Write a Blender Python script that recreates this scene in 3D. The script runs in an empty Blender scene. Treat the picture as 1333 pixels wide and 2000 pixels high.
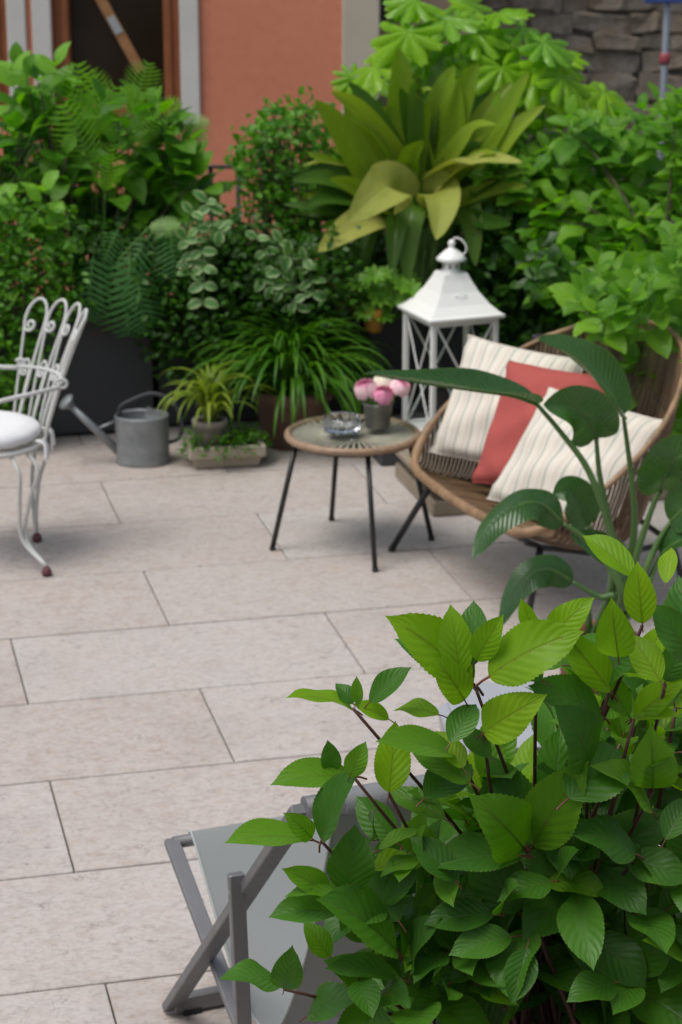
import bpy, math, random
import numpy as np
from mathutils import Vector, Matrix
random.seed(7); rng = np.random.default_rng(11)
PI = math.pi
SC = bpy.context.scene
COL = SC.collection
# ------------------------------------------------------------------ camera, sky, sun, exposure
CAMH = 2.5
FPX = 50 / 23.5 * 2000
PITCH = math.atan(1340 / FPX)
cs, cc = math.sin(PITCH), math.cos(PITCH)
cam = bpy.data.cameras.new('camera'); camo = bpy.data.objects.new('camera', cam); COL.objects.link(camo)
camo.location = (0, 0, CAMH); camo.rotation_euler = (PI / 2 - PITCH, 0, 0)
cam.sensor_fit = 'VERTICAL'; cam.sensor_height = 23.5; cam.sensor_width = 15.66; cam.lens = 50
cam.clip_start = 0.05; cam.clip_end = 500
cam.dof.use_dof = True; cam.dof.focus_distance = 3.25; cam.dof.aperture_fstop = 5.8
SC.camera = camo
W = bpy.data.worlds.new('World'); SC.world = W; W.use_nodes = True
wn = W.node_tree.nodes; wl = W.node_tree.links
bg = wn['Background']
sky = wn.new('ShaderNodeTexSky'); sky.sky_type = 'NISHITA'; sky.sun_disc = False
SUN_EL, SUN_AZ = math.radians(65), math.radians(-122)       # azimuth measured from +Y towards +X
sky.sun_elevation = SUN_EL; sky.sun_rotation = SUN_AZ
sky.dust_density = 4.0; sky.air_density = 1.2
hsv = wn.new('ShaderNodeHueSaturation'); hsv.inputs['Saturation'].default_value = 0.62
wl.new(sky.outputs[0], hsv.inputs['Color']); wl.new(hsv.outputs[0], bg.inputs['Color'])
bg.inputs['Strength'].default_value = 0.105
sun = bpy.data.lights.new('sun', 'SUN'); suno = bpy.data.objects.new('sun', sun); COL.objects.link(suno)
sun.energy = 1.5; sun.angle = math.radians(32); sun.color = (1, .985, .96)
sd = Vector((math.sin(SUN_AZ) * math.cos(SUN_EL), math.cos(SUN_AZ) * math.cos(SUN_EL), math.sin(SUN_EL)))
suno.rotation_euler = sd.to_track_quat('Z', 'Y').to_euler(); suno.location = (0, 3, 12)
vs = SC.view_settings
vs.view_transform = 'Standard'; vs.look = 'None'; vs.gamma = 1; vs.exposure = 0.42
try: vs.use_curve_mapping = False
except Exception: pass
SC.cycles.use_denoising = True
SC.cycles.max_bounces = 8; SC.cycles.transparent_max_bounces = 16
SC.cycles.caustics_reflective = False; SC.cycles.caustics_refractive = False
SC.cycles.sample_clamp_indirect = 4

# ------------------------------------------------------------------ pixel -> place
def D(x, y, Y):
    """point seen at photo pixel x,y (1333x2000) at forward distance Y"""
    t = Y / (FPX * cc - (y - 1000) * cs)
    return Vector(((x - 666.5) * t, Y, CAMH - t * (FPX * cs + (y - 1000) * cc)))
def G(x, y, z=0.0):
    """point seen at pixel x,y on the level z"""
    t = (CAMH - z) / (FPX * cs + (y - 1000) * cc)
    return Vector(((x - 666.5) * t, t * (FPX * cc - (y - 1000) * cs), z))
def to_px(p):
    dx, dy, dz = p[0], p[1], p[2] - CAMH
    d = dy * cc - dz * cs
    u = dy * cs + dz * cc
    return 666.5 + FPX * dx / d, 1000 - FPX * u / d
YAW = math.radians(13.63)                                  # the paving's turn against the camera heading
AX = Vector((math.cos(YAW), math.sin(YAW), 0)); BX = Vector((-math.sin(YAW), math.cos(YAW), 0))
def AB(a, b, z=0): return AX * a + BX * b + Vector((0, 0, z))
def to_ab(p): return p.x * AX.x + p.y * AX.y, p.x * BX.x + p.y * BX.y

# ------------------------------------------------------------------ materials
MATS = {}
class NT:
    def __init__(s, name):
        s.m = bpy.data.materials.new(name); s.m.use_nodes = True; s.t = s.m.node_tree
        s.t.nodes.clear(); s.out = s.t.nodes.new('ShaderNodeOutputMaterial'); MATS[name] = s.m
    def n(s, typ, **k):
        n = s.t.nodes.new('ShaderNode' + typ)
        for a, v in k.items():
            if a.startswith('i_'):
                n.inputs[a[2:].replace('_', ' ')].default_value = v
            else: setattr(n, a, v)
        return n
    def l(s, a, b): s.t.links.new(a, b)
    def put(s, v, sock):
        if isinstance(v, (int, float)): sock.default_value = v
        elif isinstance(v, (tuple, list)): sock.default_value = tuple(v) + ((1,) if len(v) == 3 and len(sock.default_value) == 4 else ())
        else: s.l(v, sock)
    def math(s, op, a, b=0.0, c=None, clamp=False):
        n = s.n('Math', operation=op, use_clamp=clamp); s.put(a, n.inputs[0]); s.put(b, n.inputs[1])
        if c is not None: s.put(c, n.inputs[2])
        return n.outputs[0]
    def mix(s, f, a, b, blend='MIX'):
        n = s.n('Mix', data_type='RGBA', blend_type=blend); s.put(f, n.inputs[0]); s.put(a, n.inputs[6]); s.put(b, n.inputs[7]); return n.outputs[2]
    def ramp(s, f, *st):
        n = s.n('ValToRGB'); s.put(f, n.inputs[0]); e = n.color_ramp.elements
        while len(e) < len(st): e.new(0.5)
        for q, (p, c) in zip(e, st):
            q.position = p; q.color = (c, c, c, 1) if isinstance(c, (int, float)) else tuple(c) + (1,)
        return n.outputs[0]
    def noise(s, vec, scale, detail=4, rough=.55, dist=0.0):
        n = s.n('TexNoise'); n.inputs['Scale'].default_value = scale; n.inputs['Detail'].default_value = detail
        n.inputs['Roughness'].default_value = rough; n.inputs['Distortion'].default_value = dist
        if vec is not None: s.l(vec, n.inputs['Vector'])
        return n.outputs[0]
    def bump(s, h, st=.3, dist=.01):
        n = s.n('Bump'); n.inputs['Strength'].default_value = st; n.inputs['Distance'].default_value = dist; s.l(h, n.inputs['Height']); return n.outputs[0]
    def pbr(s, col, rough=.5, metal=0.0, bump=None, spec=.5, **k):
        b = s.n('BsdfPrincipled'); s.put(col, b.inputs['Base Color']); s.put(rough, b.inputs['Roughness']); s.put(metal, b.inputs['Metallic'])
        b.inputs['Specular IOR Level'].default_value = spec
        for a, v in k.items(): s.put(v, b.inputs[a.replace('_', ' ')])
        if bump is not None: s.l(bump, b.inputs['Normal'])
        return b.outputs[0]
    def end(s, sh): s.l(sh, s.out.inputs[0]); return s.m
    def pos(s): return s.n('NewGeometry').outputs['Position']
    def obj(s): return s.n('TexCoord').outputs['Object']
    def rnd(s):
        a = s.n('Attribute', attribute_name='rnd').outputs['Fac']
        return s.math('FRACT', s.math('ADD', s.n('ObjectInfo').outputs['Random'], a))

def leaf_mat(name, ca, cb, vein, tl, nv=7.0, kv=2.2, rough=.42, trans=.34, vmix=.22, bump=.32, edge=None, spot=None, spec=.30, blem=0.0):
    s = NT(name); uv = s.n('TexCoord').outputs['UV']; sp = s.n('SeparateXYZ'); s.l(uv, sp.inputs[0])
    au = s.math('ABSOLUTE', s.math('MULTIPLY_ADD', sp.outputs[0], 2.0, -1.0)); v = sp.outputs[1]
    ph = s.math('FRACT', s.math('SUBTRACT', s.math('MULTIPLY', v, nv), s.math('MULTIPLY', au, kv)))
    tri = s.math('ABSOLUTE', s.math('SUBTRACT', ph, .5))           # .5 at the vein, 0 between
    side = s.ramp(tri, (.43, 0.0), (.495, 1.0))
    mid = s.ramp(au, (.0, 1.0), (.07, 0.0))
    veins = s.math('MAXIMUM', mid, s.math('MULTIPLY', side, .7))
    r = s.rnd(); col = s.mix(r, ca, cb)
    nz = s.noise(s.pos(), 35, 3)
    col = s.mix(s.ramp(nz, (.35, 0.0), (.75, .35)), col, cb)
    if edge is not None:
        e = s.ramp(s.math('ADD', au, s.math('MULTIPLY', nz, .25)), (.72, 0.0), (.86, 1.0)); col = s.mix(e, col, edge)
    if spot is not None:
        e = s.ramp(s.noise(s.pos(), 9, 4), (.52, 0.0), (.66, .85)); col = s.mix(e, col, spot)
    col = s.mix(s.math('MULTIPLY', veins, vmix), col, vein)
    if blem:
        e = s.math('MULTIPLY', s.ramp(s.noise(s.pos(), 60, 5, .7), (.64, 0.0), (.70, 1.0)), s.ramp(s.noise(s.pos(), 6, 2), (.45, 0.0), (.6, blem)))
        col = s.mix(e, col, (.16, .10, .03)); col = s.mix(s.math('MULTIPLY', s.ramp(au, (.90, 0.0), (1.0, 1.0)), blem * .35), col, (.20, .19, .04))
    hgt = s.math('SUBTRACT', s.math('MULTIPLY', s.math('SUBTRACT', .5, tri), 1.2), s.math('MULTIPLY', mid, 1.2))
    bp = s.bump(hgt, bump, .006)
    b = s.pbr(col, s.math('MULTIPLY_ADD', nz, .2, rough - .1), bump=bp, spec=spec)
    t = s.n('BsdfTranslucent'); s.l(s.mix(1.0, col, tl, 'MULTIPLY'), t.inputs[0])
    mx = s.n('MixShader'); mx.inputs[0].default_value = trans; s.l(b, mx.inputs[1]); s.l(t.outputs[0], mx.inputs[2])
    return s.end(mx.outputs[0])
TL = (1.75, 2.0, .25)
leaf_mat('hydrangea_mature', (.033, .112, .011), (.062, .178, .017), (.15, .26, .07), TL, 8, 2.6, .42, .34, .2, .22, blem=.5)
leaf_mat('hydrangea_young', (.150, .310, .006), (.215, .380, .012), (.24, .20, .03), (1.5, 1.7, .3), 8, 2.6, .45, .48, .2, .22, blem=.25)
leaf_mat('hydrangea_mid', (.075, .200, .010), (.12, .265, .016), (.20, .28, .06), TL, 8, 2.6, .42, .42, .2, .22, blem=.4)
leaf_mat('hedge_leaf', (.062, .195, .012), (.160, .335, .022), (.16, .28, .05), TL, 6, 1.8, .42, .46, .2, .3, blem=.3)
leaf_mat('left_leaf', (.036, .140, .009), (.130, .305, .016), (.10, .24, .04), TL, 6, 2.2, .42, .46, .2, .3, blem=.3)
leaf_mat('left_bright', (.13, .32, .02), (.19, .39, .04), (.2, .38, .08), TL, 6, 2.2, .42, .38, .2, .3)
leaf_mat('fatsia_leaf', (.15, .35, .008), (.25, .46, .014), (.36, .50, .06), (1.4, 1.5, .3), 3, .6, .28, .45, .3, .2)
leaf_mat('fatsia_gloss', (.13, .31, .02), (.18, .37, .03), (.28, .42, .10), (1.4, 1.7, .4), 3, .6, .2, .4, .3, .2)
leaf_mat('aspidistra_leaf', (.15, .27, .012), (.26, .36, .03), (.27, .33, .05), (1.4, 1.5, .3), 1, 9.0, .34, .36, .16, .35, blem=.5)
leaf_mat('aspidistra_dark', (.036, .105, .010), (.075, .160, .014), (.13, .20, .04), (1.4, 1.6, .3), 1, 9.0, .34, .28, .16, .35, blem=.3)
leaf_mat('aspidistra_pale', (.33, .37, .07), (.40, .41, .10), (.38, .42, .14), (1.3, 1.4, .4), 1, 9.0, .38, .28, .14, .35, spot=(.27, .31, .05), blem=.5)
leaf_mat('strelitzia_leaf', (.024, .082, .016), (.040, .115, .022), (.12, .22, .06), TL, 24, 3.0, .28, .22, .30, .35, spec=.55, blem=.5)
leaf_mat('grass_leaf', (.030, .115, .008), (.080, .200, .014), (.10, .2, .03), TL, 1, 5, .38, .30, .15, .1)
leaf_mat('spider_leaf', (.12, .20, .016), (.19, .25, .03), (.36, .36, .10), TL, 1, 0.5, .42, .30, .5, .1)
leaf_mat('fern_leaf', (.14, .32, .03), (.20, .38, .06), (.2, .3, .1), TL, 3, 1, .5, .40, .2, .1)
leaf_mat('fern_dark', (.036, .13, .024), (.055, .17, .034), (.1, .2, .08), TL, 3, 1, .5, .32, .2, .1)
leaf_mat('fern_pale', (.26, .44, .14), (.32, .48, .18), (.3, .42, .2), TL, 3, 1, .5, .35, .2, .1)
leaf_mat('fern_dry', (.34, .16, .010), (.42, .21, .015), (.3, .16, .03), (1.4, 1.2, .5), 3, 1, .6, .25, .2, .1)
leaf_mat('shrub_leaf', (.030, .125, .008), (.11, .28, .014), (.1, .2, .04), TL, 3, 1, .36, .34, .1, .1)
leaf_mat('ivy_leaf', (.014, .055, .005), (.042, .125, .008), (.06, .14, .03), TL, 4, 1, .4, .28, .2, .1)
leaf_mat('creeper_leaf', (.05, .16, .010), (.09, .23, .016), (.1, .2, .05), TL, 4, 1, .4, .3, .2, .1)
leaf_mat('whorl_leaf', (.10, .25, .02), (.15, .31, .035), (.16, .28, .08), TL, 3, 1, .42, .34, .2, .1)
leaf_mat('variegated_leaf', (.06, .18, .035), (.10, .24, .055), (.25, .36, .2), TL, 5, 1.5, .42, .30, .2, .15, edge=(.36, .46, .22))

def wood(name, a, b, scale=(1, 1, 14), rough=.55):
    s = NT(name); mp = s.n('Mapping'); s.l(s.obj(), mp.inputs[0]); mp.inputs['Scale'].default_value = scale
    n = s.noise(mp.outputs[0], 6, 5, .6, 1.2); c = s.mix(s.ramp(n, (.3, 0.0), (.7, 1.0)), a, b)
    return s.end(s.pbr(c, rough, bump=s.bump(n, .2, .004)))
def plain(name, col, rough=.5, metal=0, var=.12, nscale=8, bump=0, spec=.5):
    s = NT(name); n = s.noise(s.pos(), nscale, 5)
    c = s.mix(n, tuple(v * (1 - var) for v in col), tuple(min(1, v * (1 + var)) for v in col))
    fine = s.noise(s.pos(), nscale * 9, 3)
    bp = s.bump(fine, bump, .004) if bump else None
    return s.end(s.pbr(c, s.math('MULTIPLY_ADD', n, .16, rough - .08), metal, bp, spec))
plain('stem_red', (.075, .026, .018), .5, var=.4, nscale=30)
plain('petiole_red', (.14, .05, .025), .5, var=.4, nscale=30)
plain('stem_green', (.085, .17, .035), .45, var=.3, nscale=20)
plain('stem_strelitzia', (.075, .15, .035), .4, var=.25, nscale=14)
plain('stem_brown', (.06, .038, .024), .7, var=.4, nscale=25, bump=.3)
plain('petiole_green', (.09, .20, .03), .5, var=.3, nscale=30)
plain('soil', (.030, .020, .014), .9, var=.6, nscale=40, bump=.9)
plain('planter_dark', (.034, .036, .040), .6, var=.18, nscale=5, bump=.1)
plain('planter_grey', (.33, .345, .375), .45, var=.06, nscale=4)
plain('clay_brown', (.13, .075, .05), .8, var=.25, nscale=12, bump=.25)
plain('terracotta', (.30, .105, .065), .75, var=.2, nscale=12, bump=.25)
plain('black_steel', (.012, .012, .013), .38, .0, var=.2)
plain('rail_steel', (.02, .021, .024), .55, .0, var=.2)
plain('white_cloth', (.70, .70, .70), .85, var=.04, nscale=14, bump=.25)
plain('lantern_white', (.76, .76, .73), .4, var=.05, nscale=6)
plain('stone_band', (.60, .58, .53), .85, var=.12, nscale=3, bump=.3)
plain('plaster_white', (.66, .64, .60), .9, var=.08, nscale=2, bump=.3)
plain('plaster_beige', (.48, .42, .33), .9, var=.16, nscale=2, bump=.3)
plain('plaster_brown', (.24, .18, .12), .9, var=.2, nscale=2, bump=.3)
plain('street', (.05, .05, .052), .9, var=.2, nscale=1)
plain('terrace_base', (.11, .097, .086), .9, var=.3, nscale=4)
plain('mortar', (.22, .19, .16), .95, var=.3, nscale=8, bump=.6)
plain('glass_dark', (.022, .014, .008), .15, var=.5, nscale=1.2, spec=.3)
plain('pole_grey', (.20, .22, .25), .45, .4, var=.1)
plain('red_plastic', (.30, .06, .07), .5)
plain('sign_blue', (.03, .07, .24), .45)
plain('tape_grey', (.34, .36, .36), .6)
plain('rubber_foot', (.11, .035, .04), .7)
plain('petal_pink', (.85, .33, .50), .6, var=.18, nscale=40)
plain('petal_pale', (.88, .60, .64), .6, var=.12, nscale=40)
plain('petal_cream', (.83, .78, .62), .6, var=.08, nscale=40)
plain('gasket', (.02, .02, .02), .7)
plain('bolt_steel', (.35, .35, .35), .35, .9)
wood('frame_wood', (.20, .062, .020), (.30, .105, .036), (2, 2, .5))
wood('wood_strip', (.26, .12, .045), (.36, .18, .07), (1, 1, 1))
plain('stone_light', (.40, .35, .27), .85, var=.22, nscale=9, bump=.5)
plain('stone_dim', (.25, .205, .15), .85, var=.3, nscale=9, bump=.5)
plain('slate', (.045, .047, .05), .7, var=.3, nscale=7, bump=.3)

def mk_facade():
    s = NT('facade_red'); p = s.pos(); n1 = s.noise(p, .9, 5); n2 = s.noise(p, 14, 6, .65)
    c = s.mix(s.ramp(n1, (.3, 0.0), (.7, 1.0)), (.62, .230, .135), (.68, .265, .160))
    c = s.mix(s.ramp(n2, (.45, 0.0), (.8, .35)), c, (.42, .135, .068))
    v = s.n('TexVoronoi'); s.l(p, v.inputs['Vector']); v.inputs['Scale'].default_value = 1.1
    st = s.ramp(s.noise(p, 2.3, 6, .7), (.62, 0.0), (.8, .3)); c = s.mix(st, c, (.54, .27, .17))
    return s.end(s.pbr(c, .9, bump=s.bump(n2, .25, .01), spec=.2))
mk_facade()
def mk_slab():
    s = NT('slab_stone'); r = s.n('ObjectInfo').outputs['Random']; o = s.n('TexCoord').outputs['Object']
    of = s.n('CombineXYZ'); s.put(s.math('MULTIPLY', r, 37.0), of.inputs[0]); s.put(s.math('MULTIPLY', r, 91.0), of.inputs[1])
    va = s.n('VectorMath', operation='ADD'); s.l(o, va.inputs[0]); s.l(of.outputs[0], va.inputs[1]); p = va.outputs[0]
    mp = s.n('Mapping'); s.l(p, mp.inputs[0]); mp.inputs['Scale'].default_value = (1.9, 2.6, 1)
    q = mp.outputs[0]
    big = s.noise(q, 2.2, 4, .6, .8); med = s.noise(q, 11, 6, .68, 1.1); fine = s.noise(q, 46, 4, .6)
    c = s.mix(s.ramp(big, (.35, 0.0), (.68, 1.0)), (.43, .398, .372), (.455, .388, .346))
    pk = s.ramp(r, (.0, 0.0), (.5, .05), (.7, .7), (1.0, 1.0)); c = s.mix(s.math('MULTIPLY', pk, .8), c, (.40, .315, .268))
    c = s.mix(s.ramp(med, (.40, 0.0), (.56, .55), (.70, 0.0)), c, (.53, .505, .48))
    c = s.mix(s.ramp(s.noise(q, 17, 5, .65, .9), (.53, 0.0), (.64, .42), (.74, .1)), c, (.26, .227, .205))
    c = s.mix(s.ramp(fine, (.50, 0.0), (.72, .42)), c, (.235, .207, .19))
    # hairline veins, broken up
    vo = s.n('TexVoronoi', feature='DISTANCE_TO_EDGE'); vo.inputs['Scale'].default_value = 5.5
    dis = s.n('VectorMath', operation='MULTIPLY_ADD'); nn = s.n('TexNoise'); nn.inputs['Scale'].default_value = 5; nn.inputs['Detail'].default_value = 5; s.l(q, nn.inputs[0])
    s.l(nn.outputs['Color'], dis.inputs[0]); dis.inputs[1].default_value = (.42, .42, .3); s.l(q, dis.inputs[2]); s.l(dis.outputs[0], vo.inputs['Vector'])
    ve = s.ramp(vo.outputs[0], (.0, 1.0), (.014, 0.0))
    brk = s.ramp(s.noise(q, 5.5, 3), (.47, 0.0), (.60, 1.0))
    vm = s.math('MULTIPLY', ve, brk); c = s.mix(s.math('MULTIPLY', vm, .75), c, (.085, .068, .058))
    pit = s.ramp(s.noise(q, 21, 5, .72), (.66, 0.0), (.74, .6)); c = s.mix(pit, c, (.14, .125, .115))
    dirt = s.ramp(s.noise(s.pos(), 1.6, 5, .7), (.5, 0.0), (.8, .3)); c = s.mix(dirt, c, (.20, .175, .155))
    h = s.math('ADD', s.math('MULTIPLY', fine, .5), s.math('MULTIPLY', vm, -1.5))
    return s.end(s.pbr(c, s.math('MULTIPLY_ADD', med, .25, .42), bump=s.bump(h, .22, .003), spec=.35))
mk_slab()
def mk_stonewall():
    s = NT('wall_stone'); p = s.pos(); n = s.noise(p, 4, 6, .7, .6); r = s.rnd()
    c = s.mix(r, (.15, .122, .092), (.28, .222, .155)); c = s.mix(s.ramp(n, (.42, 0.0), (.62, .7)), c, (.30, .27, .235))
    c = s.mix(s.ramp(s.noise(p, 9, 6, .7), (.52, 0.0), (.72, .7)), c, (.075, .062, .052))
    return s.end(s.pbr(c, .95, bump=s.bump(s.noise(p, 16, 6, .7), .8, .03), spec=.2))
mk_stonewall()
def mk_zinc(name, base, patina):
    s = NT(name); o = s.pos(); v = s.n('TexVoronoi'); v.inputs['Scale'].default_value = 70; s.l(o, v.inputs['Vector'])
    n = s.noise(o, 16, 5); c = s.mix(s.ramp(n, (.35, 0.0), (.7, 1.0)), base, patina)
    return s.end(s.pbr(c, s.math('MULTIPLY_ADD', n, .3, .35), .55, s.bump(n, .12, .004)))
mk_zinc('zinc', (.27, .285, .29), (.19, .205, .21)); mk_zinc('zinc_warm', (.29, .30, .26), (.21, .21, .185))
mk_zinc('alu_grey', (.20, .20, .205), (.175, .175, .18))
plain('sling_fabric', (.36, .38, .37), .75, var=.05, nscale=60, bump=.35)
def mk_sling():
    s = NT('sling_mesh'); o = s.n('TexCoord').outputs['UV']; b1 = s.n('TexWave', wave_type='BANDS', bands_direction='X'); b1.inputs['Scale'].default_value = 60; s.l(o, b1.inputs[0])
    b2 = s.n('TexWave', wave_type='BANDS', bands_direction='Y'); b2.inputs['Scale'].default_value = 120; s.l(o, b2.inputs[0])
    h = s.math('MULTIPLY', b1.outputs[1], b2.outputs[1]); c = s.mix(h, (.215, .23, .225), (.265, .28, .275))
    p = s.pbr(c, .7, bump=s.bump(h, .25, .002)); t = s.n('BsdfTranslucent'); t.inputs[0].default_value = (.5, .52, .5, 1)
    mx = s.n('MixShader'); mx.inputs[0].default_value = .05; s.l(p, mx.inputs[1]); s.l(t.outputs[0], mx.inputs[2]); return s.end(mx.outputs[0])
mk_sling()
def mk_rib():
    s = NT('ribbed_grip'); o = s.n('TexCoord').outputs['UV']; b1 = s.n('TexWave', wave_type='BANDS', bands_direction='Y'); b1.inputs['Scale'].default_value = 110; s.l(o, b1.inputs[0])
    return s.end(s.pbr(s.mix(b1.outputs[1], (.16, .168, .175), (.20, .21, .22)), .6, bump=s.bump(b1.outputs[1], .4, .003)))
mk_rib()
def mk_iron():
    s = NT('white_iron'); p = s.pos(); n = s.noise(p, 26, 6, .7); c = s.mix(s.noise(p, 7, 3), (.46, .475, .45), (.56, .56, .53))
    c = s.mix(s.ramp(n, (.62, 0.0), (.72, .8)), c, (.22, .16, .12)); return s.end(s.pbr(c, .5, bump=s.bump(n, .4, .002)))
mk_iron()
def mk_rattan(name, a, b, c3, sc=30):
    s = NT(name); p = s.pos(); r = s.rnd(); n = s.noise(p, sc, 4, .6); c = s.mix(r, a, b); c = s.mix(s.ramp(n, (.4, 0.0), (.7, .7)), c, c3)
    return s.end(s.pbr(c, .5, bump=s.bump(n, .3, .003)))
mk_rattan('rattan_cord', (.085, .048, .024), (.25, .17, .092), (.085, .045, .022), 9)
mk_rattan('rattan_pole', (.235, .142, .072), (.29, .18, .092), (.10, .052, .024), 18)
mk_rattan('rattan_rim', (.28, .185, .115), (.33, .22, .14), (.17, .105, .06), 40)
mk_rattan('cord_pale', (.52, .46, .37), (.60, .54, .44), (.42, .35, .27), 40)
plain('cord_gap_shade', (.035, .026, .018), .8, var=.3, nscale=30)  # near-black colour for the shade between the table cords
def mk_stripe():
    s = NT('stripe_fabric'); uv = s.n('TexCoord').outputs['UV']; sp = s.n('SeparateXYZ'); s.l(uv, sp.inputs[0])
    f = s.math('FRACT', s.math('MULTIPLY', sp.outputs[0], 10.0)); t = s.math('ABSOLUTE', s.math('SUBTRACT', f, .5))
    f2 = s.math('ABSOLUTE', s.math('SUBTRACT', s.math('FRACT', s.math('MULTIPLY_ADD', sp.outputs[0], 10.0, .35)), .5))
    nz = s.noise(s.n('TexCoord').outputs['Object'], 160, 3)
    c = s.mix(s.ramp(t, (.05, .85), (.12, 0.0)), (.66, .615, .53), (.33, .36, .31))
    c = s.mix(s.ramp(f2, (.10, .42), (.18, 0.0)), c, (.50, .42, .36))
    c = s.mix(s.math('MULTIPLY', nz, .3), c, (.52, .48, .41))
    return s.end(s.pbr(c, .9, bump=s.bump(nz, .3, .002), spec=.15))
mk_stripe()
plain('coral_fabric', (.38, .085, .075), .9, var=.08, nscale=90, bump=.4, spec=.15)
def mk_glass(name, tint=(.96, .98, .97), refl=1.0):
    s = NT(name); fr = s.n('Fresnel'); fr.inputs[0].default_value = 1.5
    t = s.n('BsdfTransparent'); t.inputs[0].default_value = tint + (1,); g = s.n('BsdfGlossy'); g.inputs['Roughness'].default_value = .03
    mx = s.n('MixShader'); s.l(s.math('MULTIPLY', s.math('MULTIPLY', fr.outputs[0], refl), s.math('SUBTRACT', 1.0, s.n('NewGeometry').outputs['Backfacing'])), mx.inputs[0]); s.l(t.outputs[0], mx.inputs[1]); s.l(g.outputs[0], mx.inputs[2]); return s.end(mx.outputs[0])
mk_glass('pane_glass', refl=.6); mk_glass('table_glass', (.93, .95, .94), .9)
def mk_crystal():
    s = NT('crystal'); g = s.n('BsdfGlass'); g.inputs['IOR'].default_value = 1.5; g.inputs['Roughness'].default_value = .02; g.inputs[0].default_value = (.97, .98, 1, 1); return s.end(g.outputs[0])
mk_crystal()

# ------------------------------------------------------------------ geometry helpers
def world_origin(o):
    v = Vector((0, 0, 0))
    while o is not None: v += Vector(o.location); o = o.parent
    return v
def tag(o, label, cat, group=None, kind=None):
    if label: o['label'] = label
    if cat: o['category'] = cat
    if group: o['group'] = group
    if kind: o['kind'] = kind
    return o
def thing(name, loc, label, cat, group=None):
    o = bpy.data.objects.new(name, None); COL.objects.link(o); o.location = loc; o.empty_display_size = .05
    return tag(o, label, cat, group)
def catmull(pts, n):
    P = [Vector(p) for p in pts]; out = []
    if len(P) == 2: return [P[0].lerp(P[1], i / n) for i in range(n + 1)]
    Q = [P[0] * 2 - P[1]] + P + [P[-1] * 2 - P[-2]]; m = len(P) - 1
    for i in range(n + 1):
        g = i / n * m; k = min(int(g), m - 1); t = g - k; a, b, c, d = Q[k:k + 4]
        out.append(.5 * ((2 * b) + (c - a) * t + (2 * a - 5 * b + 4 * c - d) * t * t + (3 * b - a - 3 * c + d) * t ** 3))
    return out
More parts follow.
